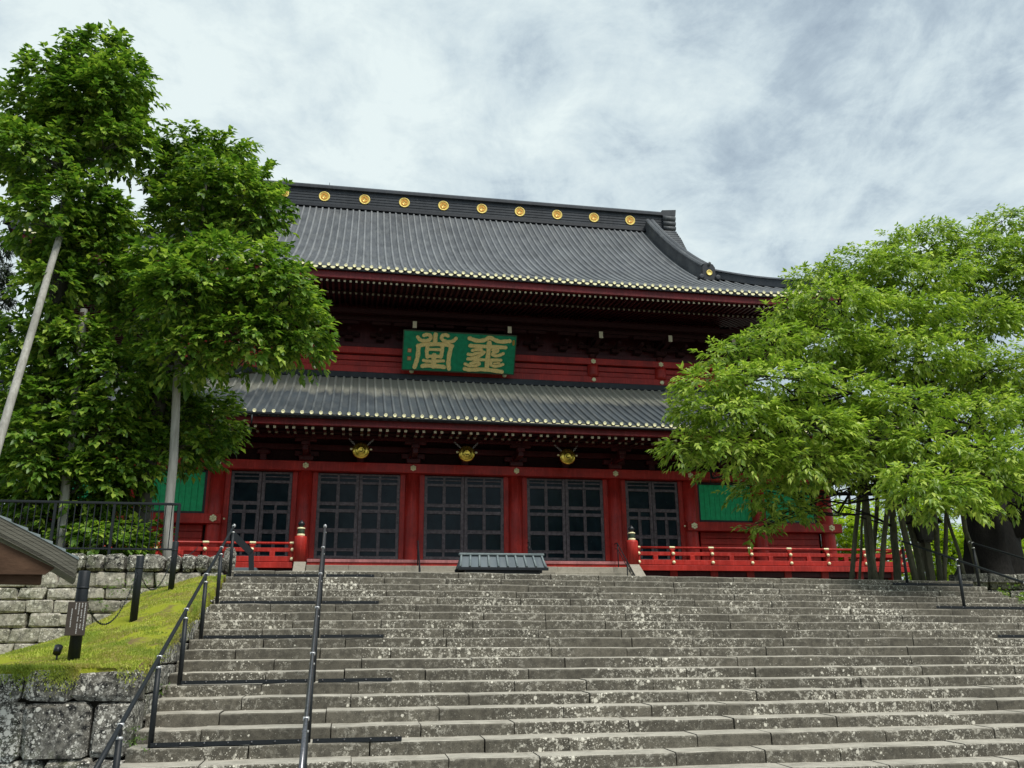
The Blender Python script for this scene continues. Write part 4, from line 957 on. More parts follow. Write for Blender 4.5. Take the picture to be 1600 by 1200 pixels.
# ------------------------------------------------------------------ upper storey
UX = [-13.6, -10.28, -6.75, -2.25, 2.25, 6.75, 10.28, 13.6]
build('roof_flashing', MB().cbox(-13.9, 13.9, 2.78, 3.05, 13.90, 14.19, .02), M['ridge'], H)
beam(-13.95, 13.95, 2.86, 3.12, 14.20, 14.52)
beam(-13.85, 13.85, 2.98, 3.12, 14.56, 14.80); beam(-13.85, 13.85, 3.0, 3.12, 14.84, 15.08)
beam(-13.95, 13.95, 2.84, 3.12, 15.14, 15.46)
beam(-13.85, 13.85, 3.0, 3.12, 15.50, 15.72, 'red_shade')
for x in UX:
    build('upper_column', MB().lathe([(.27, 0), (.29, .15), (.29, .5), (.27, .64)], (x, 3.0, 14.5), 20), M['red'], H)
    build('upper_column', MB().lathe([(.22, 0), (.22, 1.1)], (x, 3.1, 15.44), 16), M['red_shade'], H)
    place(flower0, used_f, (x, 2.835, 15.30), H); place(ball0, used_b, (x, 2.855, 14.35), H, (1.5, 1, 1.5))
    # stepped brackets and a projecting tail rafter with a pale end
    z = 15.95
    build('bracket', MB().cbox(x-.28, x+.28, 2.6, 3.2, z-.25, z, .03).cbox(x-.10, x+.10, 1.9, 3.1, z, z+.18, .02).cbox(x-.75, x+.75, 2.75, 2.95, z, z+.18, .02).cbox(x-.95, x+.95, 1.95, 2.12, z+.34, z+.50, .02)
          .cbox(x-.14, x+.14, 1.85, 2.15, z+.18, z+.34, .02).cbox(x-.75, x-.5, 2.7, 3.0, z+.18, z+.34, .02).cbox(x+.5, x+.75, 2.7, 3.0, z+.18, z+.34, .02), M['shade_wood'], H)
    tr = build('tail_beam', MB().cbox(x-.10, x+.10, 1.32, 3.1, 15.98, 16.32, .01), M['shade_wood'], H)
    build('pale_beam_end', MB().cbox(x-.095, x+.095, 1.30, 1.318, 15.985, 16.315, .006), M['cream'], tr)
for (y0, z0) in ((1.90, 16.46), (1.25, 16.60)): beam(-14.8, 14.8, y0, y0+.2, z0, z0+.2, 'shade_wood')
for a, c_ in zip(UX[:-1], UX[1:]):
    for f in (.33, .66):
        xm = a+(c_-a)*f; build('bracket', MB().cbox(xm-.2, xm+.2, 2.7, 3.1, 15.8, 15.98, .02).cbox(xm-.08, xm+.08, 2.0, 3.1, 16.0, 16.16, .02).cbox(xm-.5, xm+.5, 2.8, 2.95, 16.0, 16.16, .02).cbox(xm-.45, xm+.45, 2.0, 2.14, 16.32, 16.46, .02), M['shade_wood'], H)
    n = int((c_-a)/.22)
    bb = MB()
    for k in range(n): bb.box(a+.11+k*.22, a+.20+k*.22, 2.30, 2.36, 16.5, 16.85)
    build('lattice_slats', bb, M['red_shade'], H, kind='stuff')
at_base(H)
# ------------------------------------------------------------------ name board
SG = world_thing('signboard', 'green name board with two large gilt characters under the upper eave', 'sign', loc=(-.07, 2.3, 14.27))
TLc, TRc, BRc, BLc = Vector((-2.72, 1.40, 15.86)), Vector((2.58, 1.40, 15.86)), Vector((2.58, 2.30, 14.27)), Vector((-2.72, 2.30, 14.27))
nrm = (TRc-TLc).cross(BLc-TLc).normalized(); 
if nrm.y > 0: nrm = -nrm
def sgp(s, t, h=0.0): return (TLc.lerp(TRc, s)).lerp(BLc.lerp(BRc, s), t)+nrm*h
b = MB(); vs = [sgp(0, 1, -.10), sgp(1, 1, -.10), sgp(1, 1, 0), sgp(0, 1, 0), sgp(0, 0, -.10), sgp(1, 0, -.10), sgp(1, 0, 0), sgp(0, 0, 0)]
b.hexa(vs); build('board', b, M['sign_green'], SG)
b = MB()
for (s0, t0, s1, t1) in ((-.008, -.03, 1.008, 0), (-.008, 1, 1.008, 1.03), (-.008, 0, 0, 1), (1, 0, 1.008, 1)):
    b.hexa([sgp(s0, t1, -.11), sgp(s1, t1, -.11), sgp(s1, t1, .02), sgp(s0, t1, .02), sgp(s0, t0, -.11), sgp(s1, t0, -.11), sgp(s1, t0, .02), sgp(s0, t0, .02)])
build('board_edge', b, simple_green, SG)
def px2(u, v):
    s = (u-201)/1162.0; top = 250+65*s; bot = 645+47*s; return s, (v-top)/(bot-top)
def stroke(mb, pts, wpx, h):
    P = [sgp(*px2(u, v)) for u, v in pts]
    # smooth by Chaikin
    for _ in range(2):
        Q = [P[0]]
        for a, c_ in zip(P[:-1], P[1:]): Q += [a.lerp(c_, .25), a.lerp(c_, .75)]
        Q.append(P[-1]); P = Q
    wd = wpx/2*(TRc-TLc).length/1162.0; vs = []
    n = len(P)
    d0 = (P[1]-P[0]).normalized(); d1 = (P[-1]-P[-2]).normalized()
    sect = []
    for i, p in enumerate(P):
        d = (P[min(i+1, n-1)]-P[max(i-1, 0)]).normalized(); s_ = d.cross(nrm).normalized(); sect.append((p, s_, wd*(1+.10*math.sin(i*1.7))))
    pre = [(P[0]-d0*wd*.85, sect[0][1], wd*.45), (P[0]-d0*wd*.5, sect[0][1], wd*.82)]; post = [(P[-1]+d1*wd*.5, sect[-1][1], wd*.82), (P[-1]+d1*wd*.85, sect[-1][1], wd*.45)]
    sect = pre+sect+post
    for p, s_, w_ in sect: vs += [p-s_*w_, p-s_*w_*.82+nrm*h, p+s_*w_*.82+nrm*h, p+s_*w_]
    m_ = len(sect); F = [(i*4+j, (i+1)*4+j, (i+1)*4+j+1, i*4+j+1) for i in range(m_-1) for j in range(3)]+[(0, 1, 2, 3), ((m_-1)*4, (m_-1)*4+1, (m_-1)*4+2, (m_-1)*4+3)]
    mb.add(vs, F)
W_ = 38
left = [([(340, 315), (368, 350), (420, 358), (470, 345), (478, 305), (440, 288), (402, 300)], 30), ([(522, 290), (520, 380)], 36), ([(735, 330), (705, 362), (650, 368), (595, 350), (580, 312), (615, 290), (650, 305)], 30),
        ([(345, 408), (400, 392), (520, 388), (640, 395), (700, 408)], 34), ([(355, 415), (352, 520), (338, 580), (325, 625)], 36), ([(690, 412), (672, 520), (672, 600), (682, 640)], 36),
        ([(445, 415), (440, 470), (450, 520)], 32), ([(600, 415), (598, 470), (590, 520)], 32), ([(440, 442), (605, 446)], 24), ([(446, 512), (595, 516)], 28),
        ([(520, 505), (518, 615)], 44), ([(412, 555), (450, 565), (620, 560)], 26), ([(405, 615), (440, 606), (600, 618), (628, 625)], 36)]
right = [([(872, 330), (960, 360), (1040, 350), (1085, 318), (1130, 345), (1200, 370), (1298, 360)], 34), ([(885, 405), (990, 412), (1260, 425)], 32), ([(1085, 375), (1078, 640)], 40),
         ([(912, 455), (960, 440), (1020, 448), (1010, 478), (960, 480), (915, 498), (870, 492)], 26), ([(872, 538), (930, 528), (1000, 510), (1040, 470)], 26),
         ([(1125, 450), (1190, 445), (1170, 470), (1120, 480), (1130, 505), (1190, 510), (1240, 485)], 26), ([(870, 540), (1000, 548), (1220, 552)], 26),
         ([(845, 590), (900, 612), (980, 608), (1005, 580), (960, 570), (905, 585)], 26), ([(1120, 570), (1115, 605), (1180, 618), (1245, 595)], 26), ([(1150, 585), (1205, 580)], 18),
         ([(845, 640), (900, 652), (1000, 645), (1100, 650), (1240, 670)], 34)]
for nm, st_, lab in (('gilt_character', left, 'left gilt character'), ('gilt_character', right, 'right gilt character')):
    mb = MB()
    for i, (p, w_) in enumerate(st_): stroke(mb, p, w_*1.28, .045+.0016*i)
    build(nm, mb, M['letter_gold'], SG, label=lab)
for (u, v) in ((265, 453), (265, 535)):
    mb = MB(); s, t = px2(u, v); 
    ds, dt = .017, .05
    mb.hexa([sgp(s-ds, t+dt, 0), sgp(s+ds, t+dt, 0), sgp(s+ds, t+dt, .015), sgp(s-ds, t+dt, .015), sgp(s-ds, t-dt, 0), sgp(s+ds, t-dt, 0), sgp(s+ds, t-dt, .015), sgp(s-ds, t-dt, .015)])
    o = build('seal_stamp', mb, M['red'], SG)
    mb = MB()
    for k in range(3):
        for q in ((-.8, -.65 + k*.62, .8, -.45+k*.62), (-.75+k*.62, -.8, -.60+k*.62, .8)):
            s0, t0, s1, t1 = s+q[0]*ds, t+q[1]*dt, s+q[2]*ds, t+q[3]*dt; h = .019+.0015*(q[0] > -.79)
            mb.hexa([sgp(s0, t1, .01), sgp(s1, t1, .01), sgp(s1, t1, h), sgp(s0, t1, h), sgp(s0, t0, .01), sgp(s1, t0, .01), sgp(s1, t0, h), sgp(s0, t0, h)])
    build('seal_script', mb, M['letter_gold'], o)
mb = MB(); s, t = px2(1340, 378)
for a in range(10):
    a0, a1 = a*PI/5, (a+1)*PI/5
    P = lambda a, k, h: sgp(s+.011*k*math.cos(a), t+.075*k*math.sin(a), h)
    mb.hexa([P(a0, .75, 0), P(a0, 1, 0), P(a1, 1, 0), P(a1, .75, 0), P(a0, .75, .015), P(a0, 1, .015), P(a1, 1, .015), P(a1, .75, .015)])
for q in (-.35, 0.05, .4): mb.hexa([sgp(s-.005, t+.075*q+.012, 0), sgp(s+.005, t+.075*q+.012, 0), sgp(s+.005, t+.075*q+.012, .014), sgp(s-.005, t+.075*q+.012, .014), sgp(s-.005, t+.075*q-.008, 0), sgp(s+.005, t+.075*q-.008, 0), sgp(s+.005, t+.075*q-.008, .014), sgp(s-.005, t+.075*q-.008, .014)])
build('oval_seal', mb, M['gold_deep'], SG)
at_base(SG)
# ------------------------------------------------------------------ three hanging gongs
gl = ['brass gong hanging over the second door from the left', 'brass gong hanging over the middle door, above the small ribbed roof', 'brass gong hanging over the second door from the right']
proto = None
for gx, lab in zip((-4.5, -.11, 4.25), gl):
    g = empty('gong', (gx, -1.3, 9.50), label=lab, cat='gong', group='brass gongs under the lower eave')
    if proto is None:
        parts = [build('gong_disc', MB().lathe([(.10, .02), (.30, .0), (.345, .05), (.35, .10), (.33, .17), (.24, .20), (.15, .205), (.13, .235), (.10, .235), (.08, .225), (.004, .23)], (0, .1, 0), 36, 'y'), M['brass'], g)]
        for s in (-1, 1):
            parts.append(build('lug', MB().lathe([(.02, -.05), (.045, -.02), (.045, .03), (.012, .06)], (s*.40, .02, .06), 10, 'x'), M['gold_pale'], g))
            ch = MB(); p0, p1 = Vector((s*.26, 0, .24)), Vector((s*.60, .25, .64)); n = 7
            for i in range(n):
                c0, c1 = p0.lerp(p1, i/n), p0.lerp(p1, (i+1.25)/n); d = (c1-c0).normalized(); sd_ = d.cross(Vector((0, 1, 0) if i % 2 else (1, 0, 0))).normalized()*.032
                loop = [c0+sd_*0, c0+d*.03+sd_, c1-d*.03+sd_, c1, c1-d*.03-sd_, c0+d*.03-sd_, c0]; ch.tube(loop, .011, 5, cap=False)
            parts.append(build('chain', ch, M['silver'], g, fix=False))
        proto = parts
    else:
        for p in proto: inst(p, (0, 0, 0), None, g)

# ================================================================== SMALL THINGS NEAR THE HALL
# ribbed metal roof of the low black stand
TS = world_thing('roofed_stand', 'low black stand under a ribbed blue-grey metal roof, in front of the middle door', 'stand', loc=(.2, -8, 3.1))
prof_r = [(-.46, 4.20), (0, 4.66), (.46, 4.20)]
b = MB(); b.add([(-1.27, -8.48, 4.165), (1.68, -8.48, 4.165), (1.60, -8.0, 4.60), (-1.16, -8.0, 4.60), (1.68, -7.52, 4.165), (-1.27, -7.52, 4.165)], [(0, 1, 2, 3), (3, 2, 4, 5), (0, 5, 4, 1), (0, 3, 5), (1, 4, 2)]); build('roof', b, M['blue_metal'], TS)
rf = TS.children[0]
for i in range(10):
    x0 = -1.22+i*2.82/9; x1 = -1.13+i*2.70/9
    build('roof_rib', MB().tube([(x0, -8.50, 4.18), (x1, -8.02, 4.615)], .035, 8), M['patina'], rf, fix=False)
build('ridge_cap', MB().cbox(-1.22, 1.66, -8.09, -7.91, 4.585, 4.665, .02), M['patina'], rf)
build('fascia', MB().cbox(-1.29, 1.70, -8.52, -8.46, 4.07, 4.17, .01).cbox(-1.29, 1.70, -7.54, -7.48, 4.07, 4.17, .01), M['black'], rf)
build('cabinet', MB().cbox(-1.02, 1.46, -8.32, -7.68, 3.30, 4.10, .02), M['black'], TS)
for x in (-.95, 1.39):
    for y in (-8.28, -7.72): build('leg', MB().box(x-.05, x+.05, y-.05, y+.05, 3.0, 3.32), M['black'], TS)
at_base(TS)
def thin_rail(x, label, dx=0.0, top=1.0):
    t = world_thing('step_rail', label, 'handrail', 'thin black handrails on the hall steps', (x, -3.4, 3.3))
    hi, lo = Vector((x, -2.35, 5.72)), Vector((x+dx, -4.75, 4.05))
    build('rail', MB().tube([hi+Vector((0, .35, .0)), hi, lo, lo+Vector((0, -.12, -.25))], .022, 7), M['black_steel'], t)
    build('rail', MB().tube([hi+Vector((.0, .35, -.2)), hi+Vector((0, 0, -.22)), lo+Vector((0, 0, -.22))], .016, 7), M['black_steel'], t)
    for k in (0.02, .5, .98):
        p = hi.lerp(lo, k); build('post', MB().tube([p, (p.x, p.y, p.z-.98)], .024, 7), M['black_steel'], t)
    at_base(t)
thin_rail(-5.75, 'thin black handrail on the hall steps beside the left newel post', -.1)
thin_rail(-2.15, 'thin black handrail on the hall steps left of the middle door', -.05)
thin_rail(2.30, 'thin black handrail on the hall steps right of the middle door, behind the ribbed roof', -.1)
thin_rail(5.98, 'thin black handrail on the hall steps beside the right newel post', .0)
# bent black steel guard at the stair head
t = world_thing('bent_steel_guard', 'black flat steel bar bent down to the ground at the top left of the steps', 'barrier', loc=(-6.9, -18.2, 3.1))
build('bar', MB().hexa([(-7.16, -18.3, 3.84), (-6.80, -18.3, 3.50), (-6.80, -18.2, 3.50), (-7.16, -18.2, 3.84), (-7.10, -18.3, 3.97), (-6.71, -18.3, 3.60), (-6.71, -18.2, 3.60), (-7.10, -18.2, 3.97)]), M['black_steel'], t)
build('leg', MB().hexa([(-6.76, -18.3, 3.05), (-6.66, -18.3, 3.05), (-6.66, -18.2, 3.05), (-6.76, -18.2, 3.05), (-6.80, -18.3, 3.49), (-6.71, -18.3, 3.59), (-6.71, -18.2, 3.59), (-6.80, -18.2, 3.49)]), M['black_steel'], t); at_base(t)
t = world_thing('grey_bench', 'low blue-grey bench top behind the top left of the steps', 'bench', loc=(-7.1, -16.8, 3.1))
build('seat', MB().cbox(-7.45, -6.75, -17.0, -16.6, 3.28, 3.36, .01), M['blue_metal'], t)
for x in (-7.35, -6.85): build('leg', MB().box(x-.03, x+.03, -16.95, -16.65, 3.05, 3.28), M['black_steel'], t)
at_base(t)

# ================================================================== HANDRAILS ON THE STONE STEPS
def stepz(n, x): return SZ-n*SH+sag(x, n)
def stair_rail(label, X0, ns, bars, top_end, slopeX=0.0, h=.97, extra=None, name='handrail'):
    y = lambda n: SY-n*ST+.05
    t = world_thing(name, label, 'handrail', None, (X0, y(max(ns)), stepz(max(ns), X0)))
    X = lambda n: X0+slopeX*(n-1)
    tops = {}
    for n in ns:
        x = X(n); z0 = stepz(n, x); zt = z0+h
        tops[n] = (x, y(n), zt)
        p = build('post', MB().tube([(x, y(n), z0), (x, y(n), zt-.10)], .032, 12).tube([(x, y(n), zt-.12), (x, y(n), zt-.01)], .014, 8), M['black_steel'], t)
        build('post_cap', MB().lathe([(.034, 0), (.034, .018), (.015, .026)], (x, y(n), zt-.105), 12), M['silver'], p)
        build('joint_ring', MB().lathe([(.030, -.02), (.033, 0), (.030, .02)], (x, y(n), zt+.02), 12), M['silver'], p)
    k0, k1 = min(ns), max(ns)
    a, c_ = Vector(tops[k0]), Vector(tops[k1]); d = (c_-a).normalized(); o = Vector((0, 0, .02))
    pts = [Vector(tops[n])+o for n in sorted(ns)]; 
    if top_end: pts = [pts[0]-d*.10]+pts
    pts.append(pts[-1]+d*1.2)
    build('rail', MB().tube(pts, .024, 12), M['steel_shine'] if extra else M['black_steel'], t)
    build('rail_end', MB().lathe([(.01, -.03), (.03, -.012), (.03, .014), (.008, .03)], tuple(pts[0]), 10), M['silver'], t)
    for n, x0, x1 in bars:
        zb = stepz(n, x0); zb2 = stepz(n, x1); y0 = SY-n*ST+.012; zb -= .008; zb2 -= .008
        br = build('base_bar', MB().hexa([(x0, y0, zb+.012), (x1, y0, zb2+.012), (x1, y0+.008, zb2+.012), (x0, y0+.008, zb+.012), (x0, y0, zb+.060), (x1, y0, zb2+.060), (x1, y0+.008, zb2+.060), (x0, y0+.008, zb+.060)])
                   .hexa([(x0, y0+.0081, zb+.012), (x1, y0+.0081, zb2+.012), (x1, y0+.09, zb2+.012), (x0, y0+.09, zb+.012), (x0, y0+.0081, zb+.020), (x1, y0+.0081, zb2+.020), (x1, y0+.09, zb2+.020), (x0, y0+.09, zb+.020)]), M['black_steel'], t)
        m_ = max(2, int((x1-x0)/.27))
        for q in range(m_+1):
            xx = x0+.06+(x1-x0-.12)*q/m_; build('bolt', MB().lathe([(.011, 0), (.010, .008), (.003, .011)], (xx, y0-.001, (zb+(zb2-zb)*q/m_)+.042), 6, 'y'), M['steel_shine'], br)
    at_base(t)
NS = [1, 5, 9, 13, 17, 21]
stair_rail('long black steel handrail with round posts down the left edge of the stone steps', -7.05, NS, [(n, -6.98+.007*n, -5.30+.007*n) for n in NS[:-1]], True, .0115, .955)
stair_rail('shiny steel handrail on the stone steps, second from the left, nearest the middle', -5.27, NS, [(1, -5.2, -4.25), (5, -5.2, -4.2), (9, -5.15, -4.16), (13, -5.1, -4.1), (17, -5.08, -4.05)], True, .0085, .975, True)
stair_rail('black handrail right of the stone steps, before the leaning poles', 7.58, [1, 5, 9, 13, 17], [(1, 7.2, 9.2), (5, 6.95, 9.2), (9, 6.85, 9.3), (13, 6.8, 9.3)], True, .006, .96)
stair_rail('black handrail at the far right edge of the steps, before the old trunk', 9.38, [1, 5, 9, 13, 17], [], True, .0, .96)

# ================================================================== POSTS, CHAIN AND NOTICE ON THE MOSS
bl = []
for (x, y, h, r_, lab) in ((-8.0, -25.25, 1.08, .070, 'thickest black post on the moss, carrying the brown notice'), (-8.0, -22.35, .99, .058, 'black chain post in the middle of the moss bank'), (-8.0, -19.62, .90, .055, 'uppermost black chain post on the moss, near the terrace wall')):
    z = mossz(x, y); t = world_thing('chain_post', lab, 'post', None, (x, y, z-.02)); bl.append(Vector((x, y, z+h*.80)))
    build('post', MB().lathe([(r_, -.1), (r_, h-.01), (r_*.9, h), (.004, h+.004)], (x, y, z), 16), M['black_steel'], t)
    build('collar', MB().lathe([(r_+.006, 0), (r_+.006, .02)], (x, y, z+h*.80), 16), M['black_steel'], t)
    if h > 1.05:
        x0, x1, zb, zt = x-.115, x+.115, z+.30, z+.70
        pl = build('notice_plate', MB().cbox(x0, x1, y-.105, y-.085, zb, zt, .004), M['plate'], t)
        g = MB(); rr = random.Random(4)
        for ci, (cx, z_top, cnt_) in enumerate(((x+.088, .97, 17), (x+.052, .97, 15), (x+.016, .97, 18), (x-.020, .97, 4), (x-.060, .80, 11))):
            for k in range(cnt_):
                zc_ = zb+(zt-zb)*z_top-.008-k*.0205; s_ = .0075
                if zc_ < zb+.012: break
                if rr.random() < .06: continue
                for q in range(3):
                    zz2 = zc_+(q-1)*.0055; w2 = s_*rr.uniform(.55, 1); g.box(cx-w2, cx+w2, y-.1065-.0002*q, y-.1055, zz2-.0013, zz2+.0013)
                xo = cx+rr.uniform(-.004, .004); g.box(xo-.0013, xo+.0013, y-.1075, y-.1055, zc_-.007, zc_+.007)
        build('printed_text', g, M['white_print'], pl)
        build('clamp', MB().cbox(x-.03, x+.03, y-.086, y-.05, zb+.16, zb+.22, .004), M['black_steel'], t)
    at_base(t)
def chain(p, q, sag_, label):
    t = world_thing('chain', label, 'chain', 'black chains hanging between the posts on the moss', tuple(p)); b = MB(); n = int((q-p).length/.055); prev = None
    pts = []
    for i in range(n+1):
        f = i/n; v = p.lerp(q, f); v.z -= sag_*4*f*(1-f); pts.append(v)
    for i in range(n):
        a, c_ = pts[i], pts[i+1]; d = (c_-a).normalized(); s_ = d.cross(Vector((0, 0, 1)) if i % 2 else Vector((0, .3, 1)).cross(d)).normalized()*.012
        e = d*.012; b.tube([a-e, a+e+s_, c_-e+s_, c_+e, c_-e-s_, a+e-s_, a-e], .0042, 4, cap=False)
    build('links', b, M['black_steel'], t, fix=False); at_base(t)
chain(bl[0], bl[1], .62, 'sagging black chain from the notice post to the middle post')
chain(bl[1], bl[2], .50, 'sagging black chain from the middle post to the uppermost post')
chain(bl[2], Vector((-7.75, -18.68, 3.60)), .12, 'short black chain from the uppermost post to the terrace wall')
# small dark ground lamp
t = world_thing('ground_spotlight', 'small black spotlight in the moss beside the notice post', 'lamp', loc=(-8.21, -25.2, 1.5))
build('housing', MB().tube([(-8.21, -25.22, 1.60), (-8.21, -25.16, 1.68)], [.045, .05], 12), M['black'], t); build('spike', MB().tube([(-8.21, -25.19, 1.62), (-8.21, -25.19, 1.45)], .012, 6), M['black'], t); at_base(t)

# ================================================================== BLACK RAILING ON THE TERRACE WALL
FY = -18.1
t = world_thing('terrace_fence', 'black steel railing with thin upright bars on top of the terrace wall at the left', 'fence', loc=(-10, FY, 3.45))
ztop = 4.555
build('top_rail', MB().cbox(-13.2, -8.26, FY-.03, FY+.03, ztop-.035, ztop+.015, .008), M['black_steel'], t)
build('bottom_rail', MB().cbox(-13.2, -8.26, FY-.02, FY+.02, 3.60, 3.635, .005), M['black_steel'], t)
fb = None
for i in range(38):
    x = -8.42-i*.125
    if i % 9 == 0 and i:
        build('fence_post', MB().cbox(x-.025, x+.025, FY-.025, FY+.025, 3.42, ztop-.03, .005), M['black_steel'], t)
    elif fb is None: fb = build('bar', MB().cbox(-.009, .009, FY-.009, FY+.009, 3.63, ztop-.03, .003), M['black_steel'], t); fb.location.x = x
    else: inst(fb, (x, 0, 0), None, t)
build('fence_post', MB().cbox(-8.31, -8.25, FY-.03, FY+.03, 3.42, ztop-.02, .006), M['black_steel'], t)
at_base(t)

# ================================================================== SHELTER ROOF IN THE LEFT FOREGROUND
t = world_thing('shelter', 'small wooden shelter at the left edge, its curved grey roof corner jutting into view', 'shelter', loc=(-9.7, -26.6, 0))
topc = [(-7.60, 2.585), (-7.87, 2.735), (-8.12, 2.865), (-8.45, 3.03), (-8.85, 3.24), (-9.3, 3.47), (-9.8, 3.62)]
full = topc+[(-19.6-x, z) for x, z in topc[::-1][1:]]
Y0, Y1 = -27.0, -25.95
def band(name, d0, d1, y0, y1, m_, xin=0.0, off=0.0, parent=t):
    up = [(x, z-d0) for x, z in full]; lo = [(x-(0.02+xin if x > -9.8 else -(.02+xin))*(1 if abs(x+9.8) > 2 else .3), z-d1) for x, z in full][::-1]
    b = MB(); n = len(full); vs = []; pol = up+lo
    for yv in (y0-off, y1+off): vs += [(p[0], yv, p[1]) for p in pol]
    m2 = len(pol); F = []
    for i in range(m2): F.append((i, (i+1) % m2, (i+1) % m2+m2, i+m2))
    for i in range(n-1):
        F.append((i, i+1, m2-2-i, m2-1-i)); F.append((i+m2, m2-1-i+m2, m2-2-i+m2, i+1+m2))
    b.add(vs, F); return build(name, b, M[m_], parent)
rf = band('roof', .03, .22, Y0, Y1, 'shingle')
for k in range(5): band('roof_layer', .03+k*.038, .062+k*.038, Y0, Y1, 'shingle', 0, .012-.003*k, rf)
# sheet courses on top, stepping down towards the eave
for i in range(len(topc)-1):
    for h in (0, 1):
        (xa, za), (xb, zb_) = topc[i], topc[i+1]; x0, z0 = xa+(xb-xa)*h/2, za+(zb_-za)*h/2; x1, z1 = xa+(xb-xa)*(h+1)/2, za+(zb_-za)*(h+1)/2
        build('roof_sheet', MB().hexa([(x0, Y0-.02, z0-.03), (x1, Y0-.02, z1-.03), (x1, Y1+.02, z1-.03), (x0, Y1+.02, z0-.03), (x0, Y0-.02, z0+.004), (x1-.02, Y0-.02, z1-.018), (x1-.02, Y1+.02, z1-.018), (x0, Y1+.02, z0+.004)]), M['patina'], rf)
b = MB(); b.hexa([(-12.2, Y0+.12, 3.47), (-9.8, Y0+.12, 3.47), (-9.8, Y0+.18, 3.47), (-12.2, Y0+.18, 3.47)]*2) if False else None
lowb = [(-7.90, 2.40), (-7.82, 2.47), (-8.1, 2.60), (-8.45, 2.76), (-8.9, 3.0), (-9.8, 3.4), (-9.8, 2.36)]
build('gable_board', MB().prism(lowb, Y0+.05, Y0+.11), M['brown_wood'], t)
build('gable_board', MB().prism([(-19.6-x, z) for x, z in lowb][::-1], Y0+.05, Y0+.11), M['brown_wood'], t)
build('tie_beam', MB().cbox(-11.7, -7.93, Y0+.12, Y0+.28, 2.30, 2.44, .01), M['brown_wood'], t)
for x in (-9.25, -10.6):
    for y in (-26.85, -26.05): build('post', MB().cbox(x-.07, x+.07, y-.07, y+.07, -.06, 2.32, .01), M['brown_wood'], t)
at_base(t)
piv = Vector((-7.60, -27.0, 0)); rot_ = Matrix.Rotation(R(16), 4, 'Z'); t.matrix_world = Matrix.Translation(piv) @ rot_ @ Matrix.Translation(Vector((-9.7, -26.6, 0))-piv)

# ================================================================== TREES
t1 = tree('broadleaf_tree', 'tallest dark green broadleaf tree at the far left, its leaf masses stacked high', 'tree', (-12.1, -15.4, 3.1),
     [(-12.0, -15.4, 3.0), (-12.1, -15.4, 5.5), (-12.2, -15.3, 8.2), (-12.15, -15.4, 11), (-12.3, -15.4, 13.6), (-12.1, -15.4, 15.6), (-11.9, -15.4, 16.9)], [.26, .24, .22, .18, .14, .08, .03],
     LOBES_A, 'leaf_a', 'bark_grey', 60, .215, .13, 21, None, .05, spread=.36, per=9, hang=.42, shell=.45)
t2 = tree('broadleaf_tree', 'dark green broadleaf tree with a rounded head reaching across the left end of the roof', 'tree', (-9.6, -14.8, 3.1),
     [(-9.7, -14.8, 3.0), (-9.75, -14.8, 5.5), (-9.6, -14.9, 8.0), (-9.3, -14.7, 10.5), (-9.1, -14.5, 12.5), (-9.1, -14.6, 14.2)], [.22, .20, .18, .14, .09, .03],
     LOBES_B, 'leaf_a', 'bark_grey', 60, .215, .13, 22, None, .05, spread=.36, per=9, hang=.42, shell=.45)
t3 = tree('cherry_tree', 'huge old cherry tree with fresh light green layered foliage at the right, black trunk', 'tree', (13.6, -14.3, 3.1),
     [(13.4, -14.3, 2.9), (13.6, -14.3, 4.2), (14.0, -14.0, 5.6), (13.8, -13.5, 7.4), (13.2, -12.8, 9.4), (13.5, -12.6, 11.4), (14.5, -12.5, 13.4)], [.95, .72, .60, .34, .18, .10, .04],
     LOBES_R+[(18.6, -13.5, 14.2, 1.6, 1.5, .6), (19.6, -14.2, 12.8, 1.7, 1.6, .6), (18.2, -13, 12.6, 1.7, 1.6, .6), (20.6, -13.6, 11.2, 1.8, 1.6, .6), (18.6, -14.5, 10.8, 1.8, 1.6, .6), (21, -14.4, 9.6, 1.7, 1.6, .55),
      (18.8, -15.4, 9.0, 1.9, 1.7, .6), (17.6, -16.2, 8.2, 1.7, 1.5, .5), (20.4, -15.6, 7.8, 1.7, 1.5, .5), (16.6, -17.0, 7.4, 1.4, 1.3, .45), (19.0, -16.4, 6.8, 1.4, 1.3, .4), (18.0, -12.0, 9.6, 1.6, 1.5, .6), (17.2, -15.0, 9.8, 1.5, 1.4, .6)], 'leaf_r', 'bark', 54, .20, .082, 23, None, .05, 5.6, spread=.34, per=9, hang=.42, shell=.35)
# great limbs of the cherry
for i, (pts, ra) in enumerate((([(13.9, -14.3, 4.6), (15.2, -14.6, 5.4), (16.6, -14.6, 6.6), (18, -14.5, 8.6)], [.42, .36, .3, .16]), ([(13.9, -14.2, 5.6), (12.4, -15.2, 7.0), (10.8, -16, 7.9), (8.6, -16.8, 8.6)], [.38, .28, .18, .08]),
                               ([(13.9, -14.1, 5.6), (14.9, -13.2, 7.2), (15.4, -12.4, 8.8), (16.2, -12.0, 10.8)], [.34, .24, .16, .06]), ([(14.0, -14.3, 4.9), (14.9, -15.4, 6.2), (14.6, -16.6, 7.4), (13.0, -17.8, 7.8)], [.3, .22, .15, .06]))):
    o = build('limb', MB().tube(pts, ra, 12), M['bark'], None, fix=False); o.parent = t3; o.matrix_parent_inverse = Matrix.Translation(-t3.location)
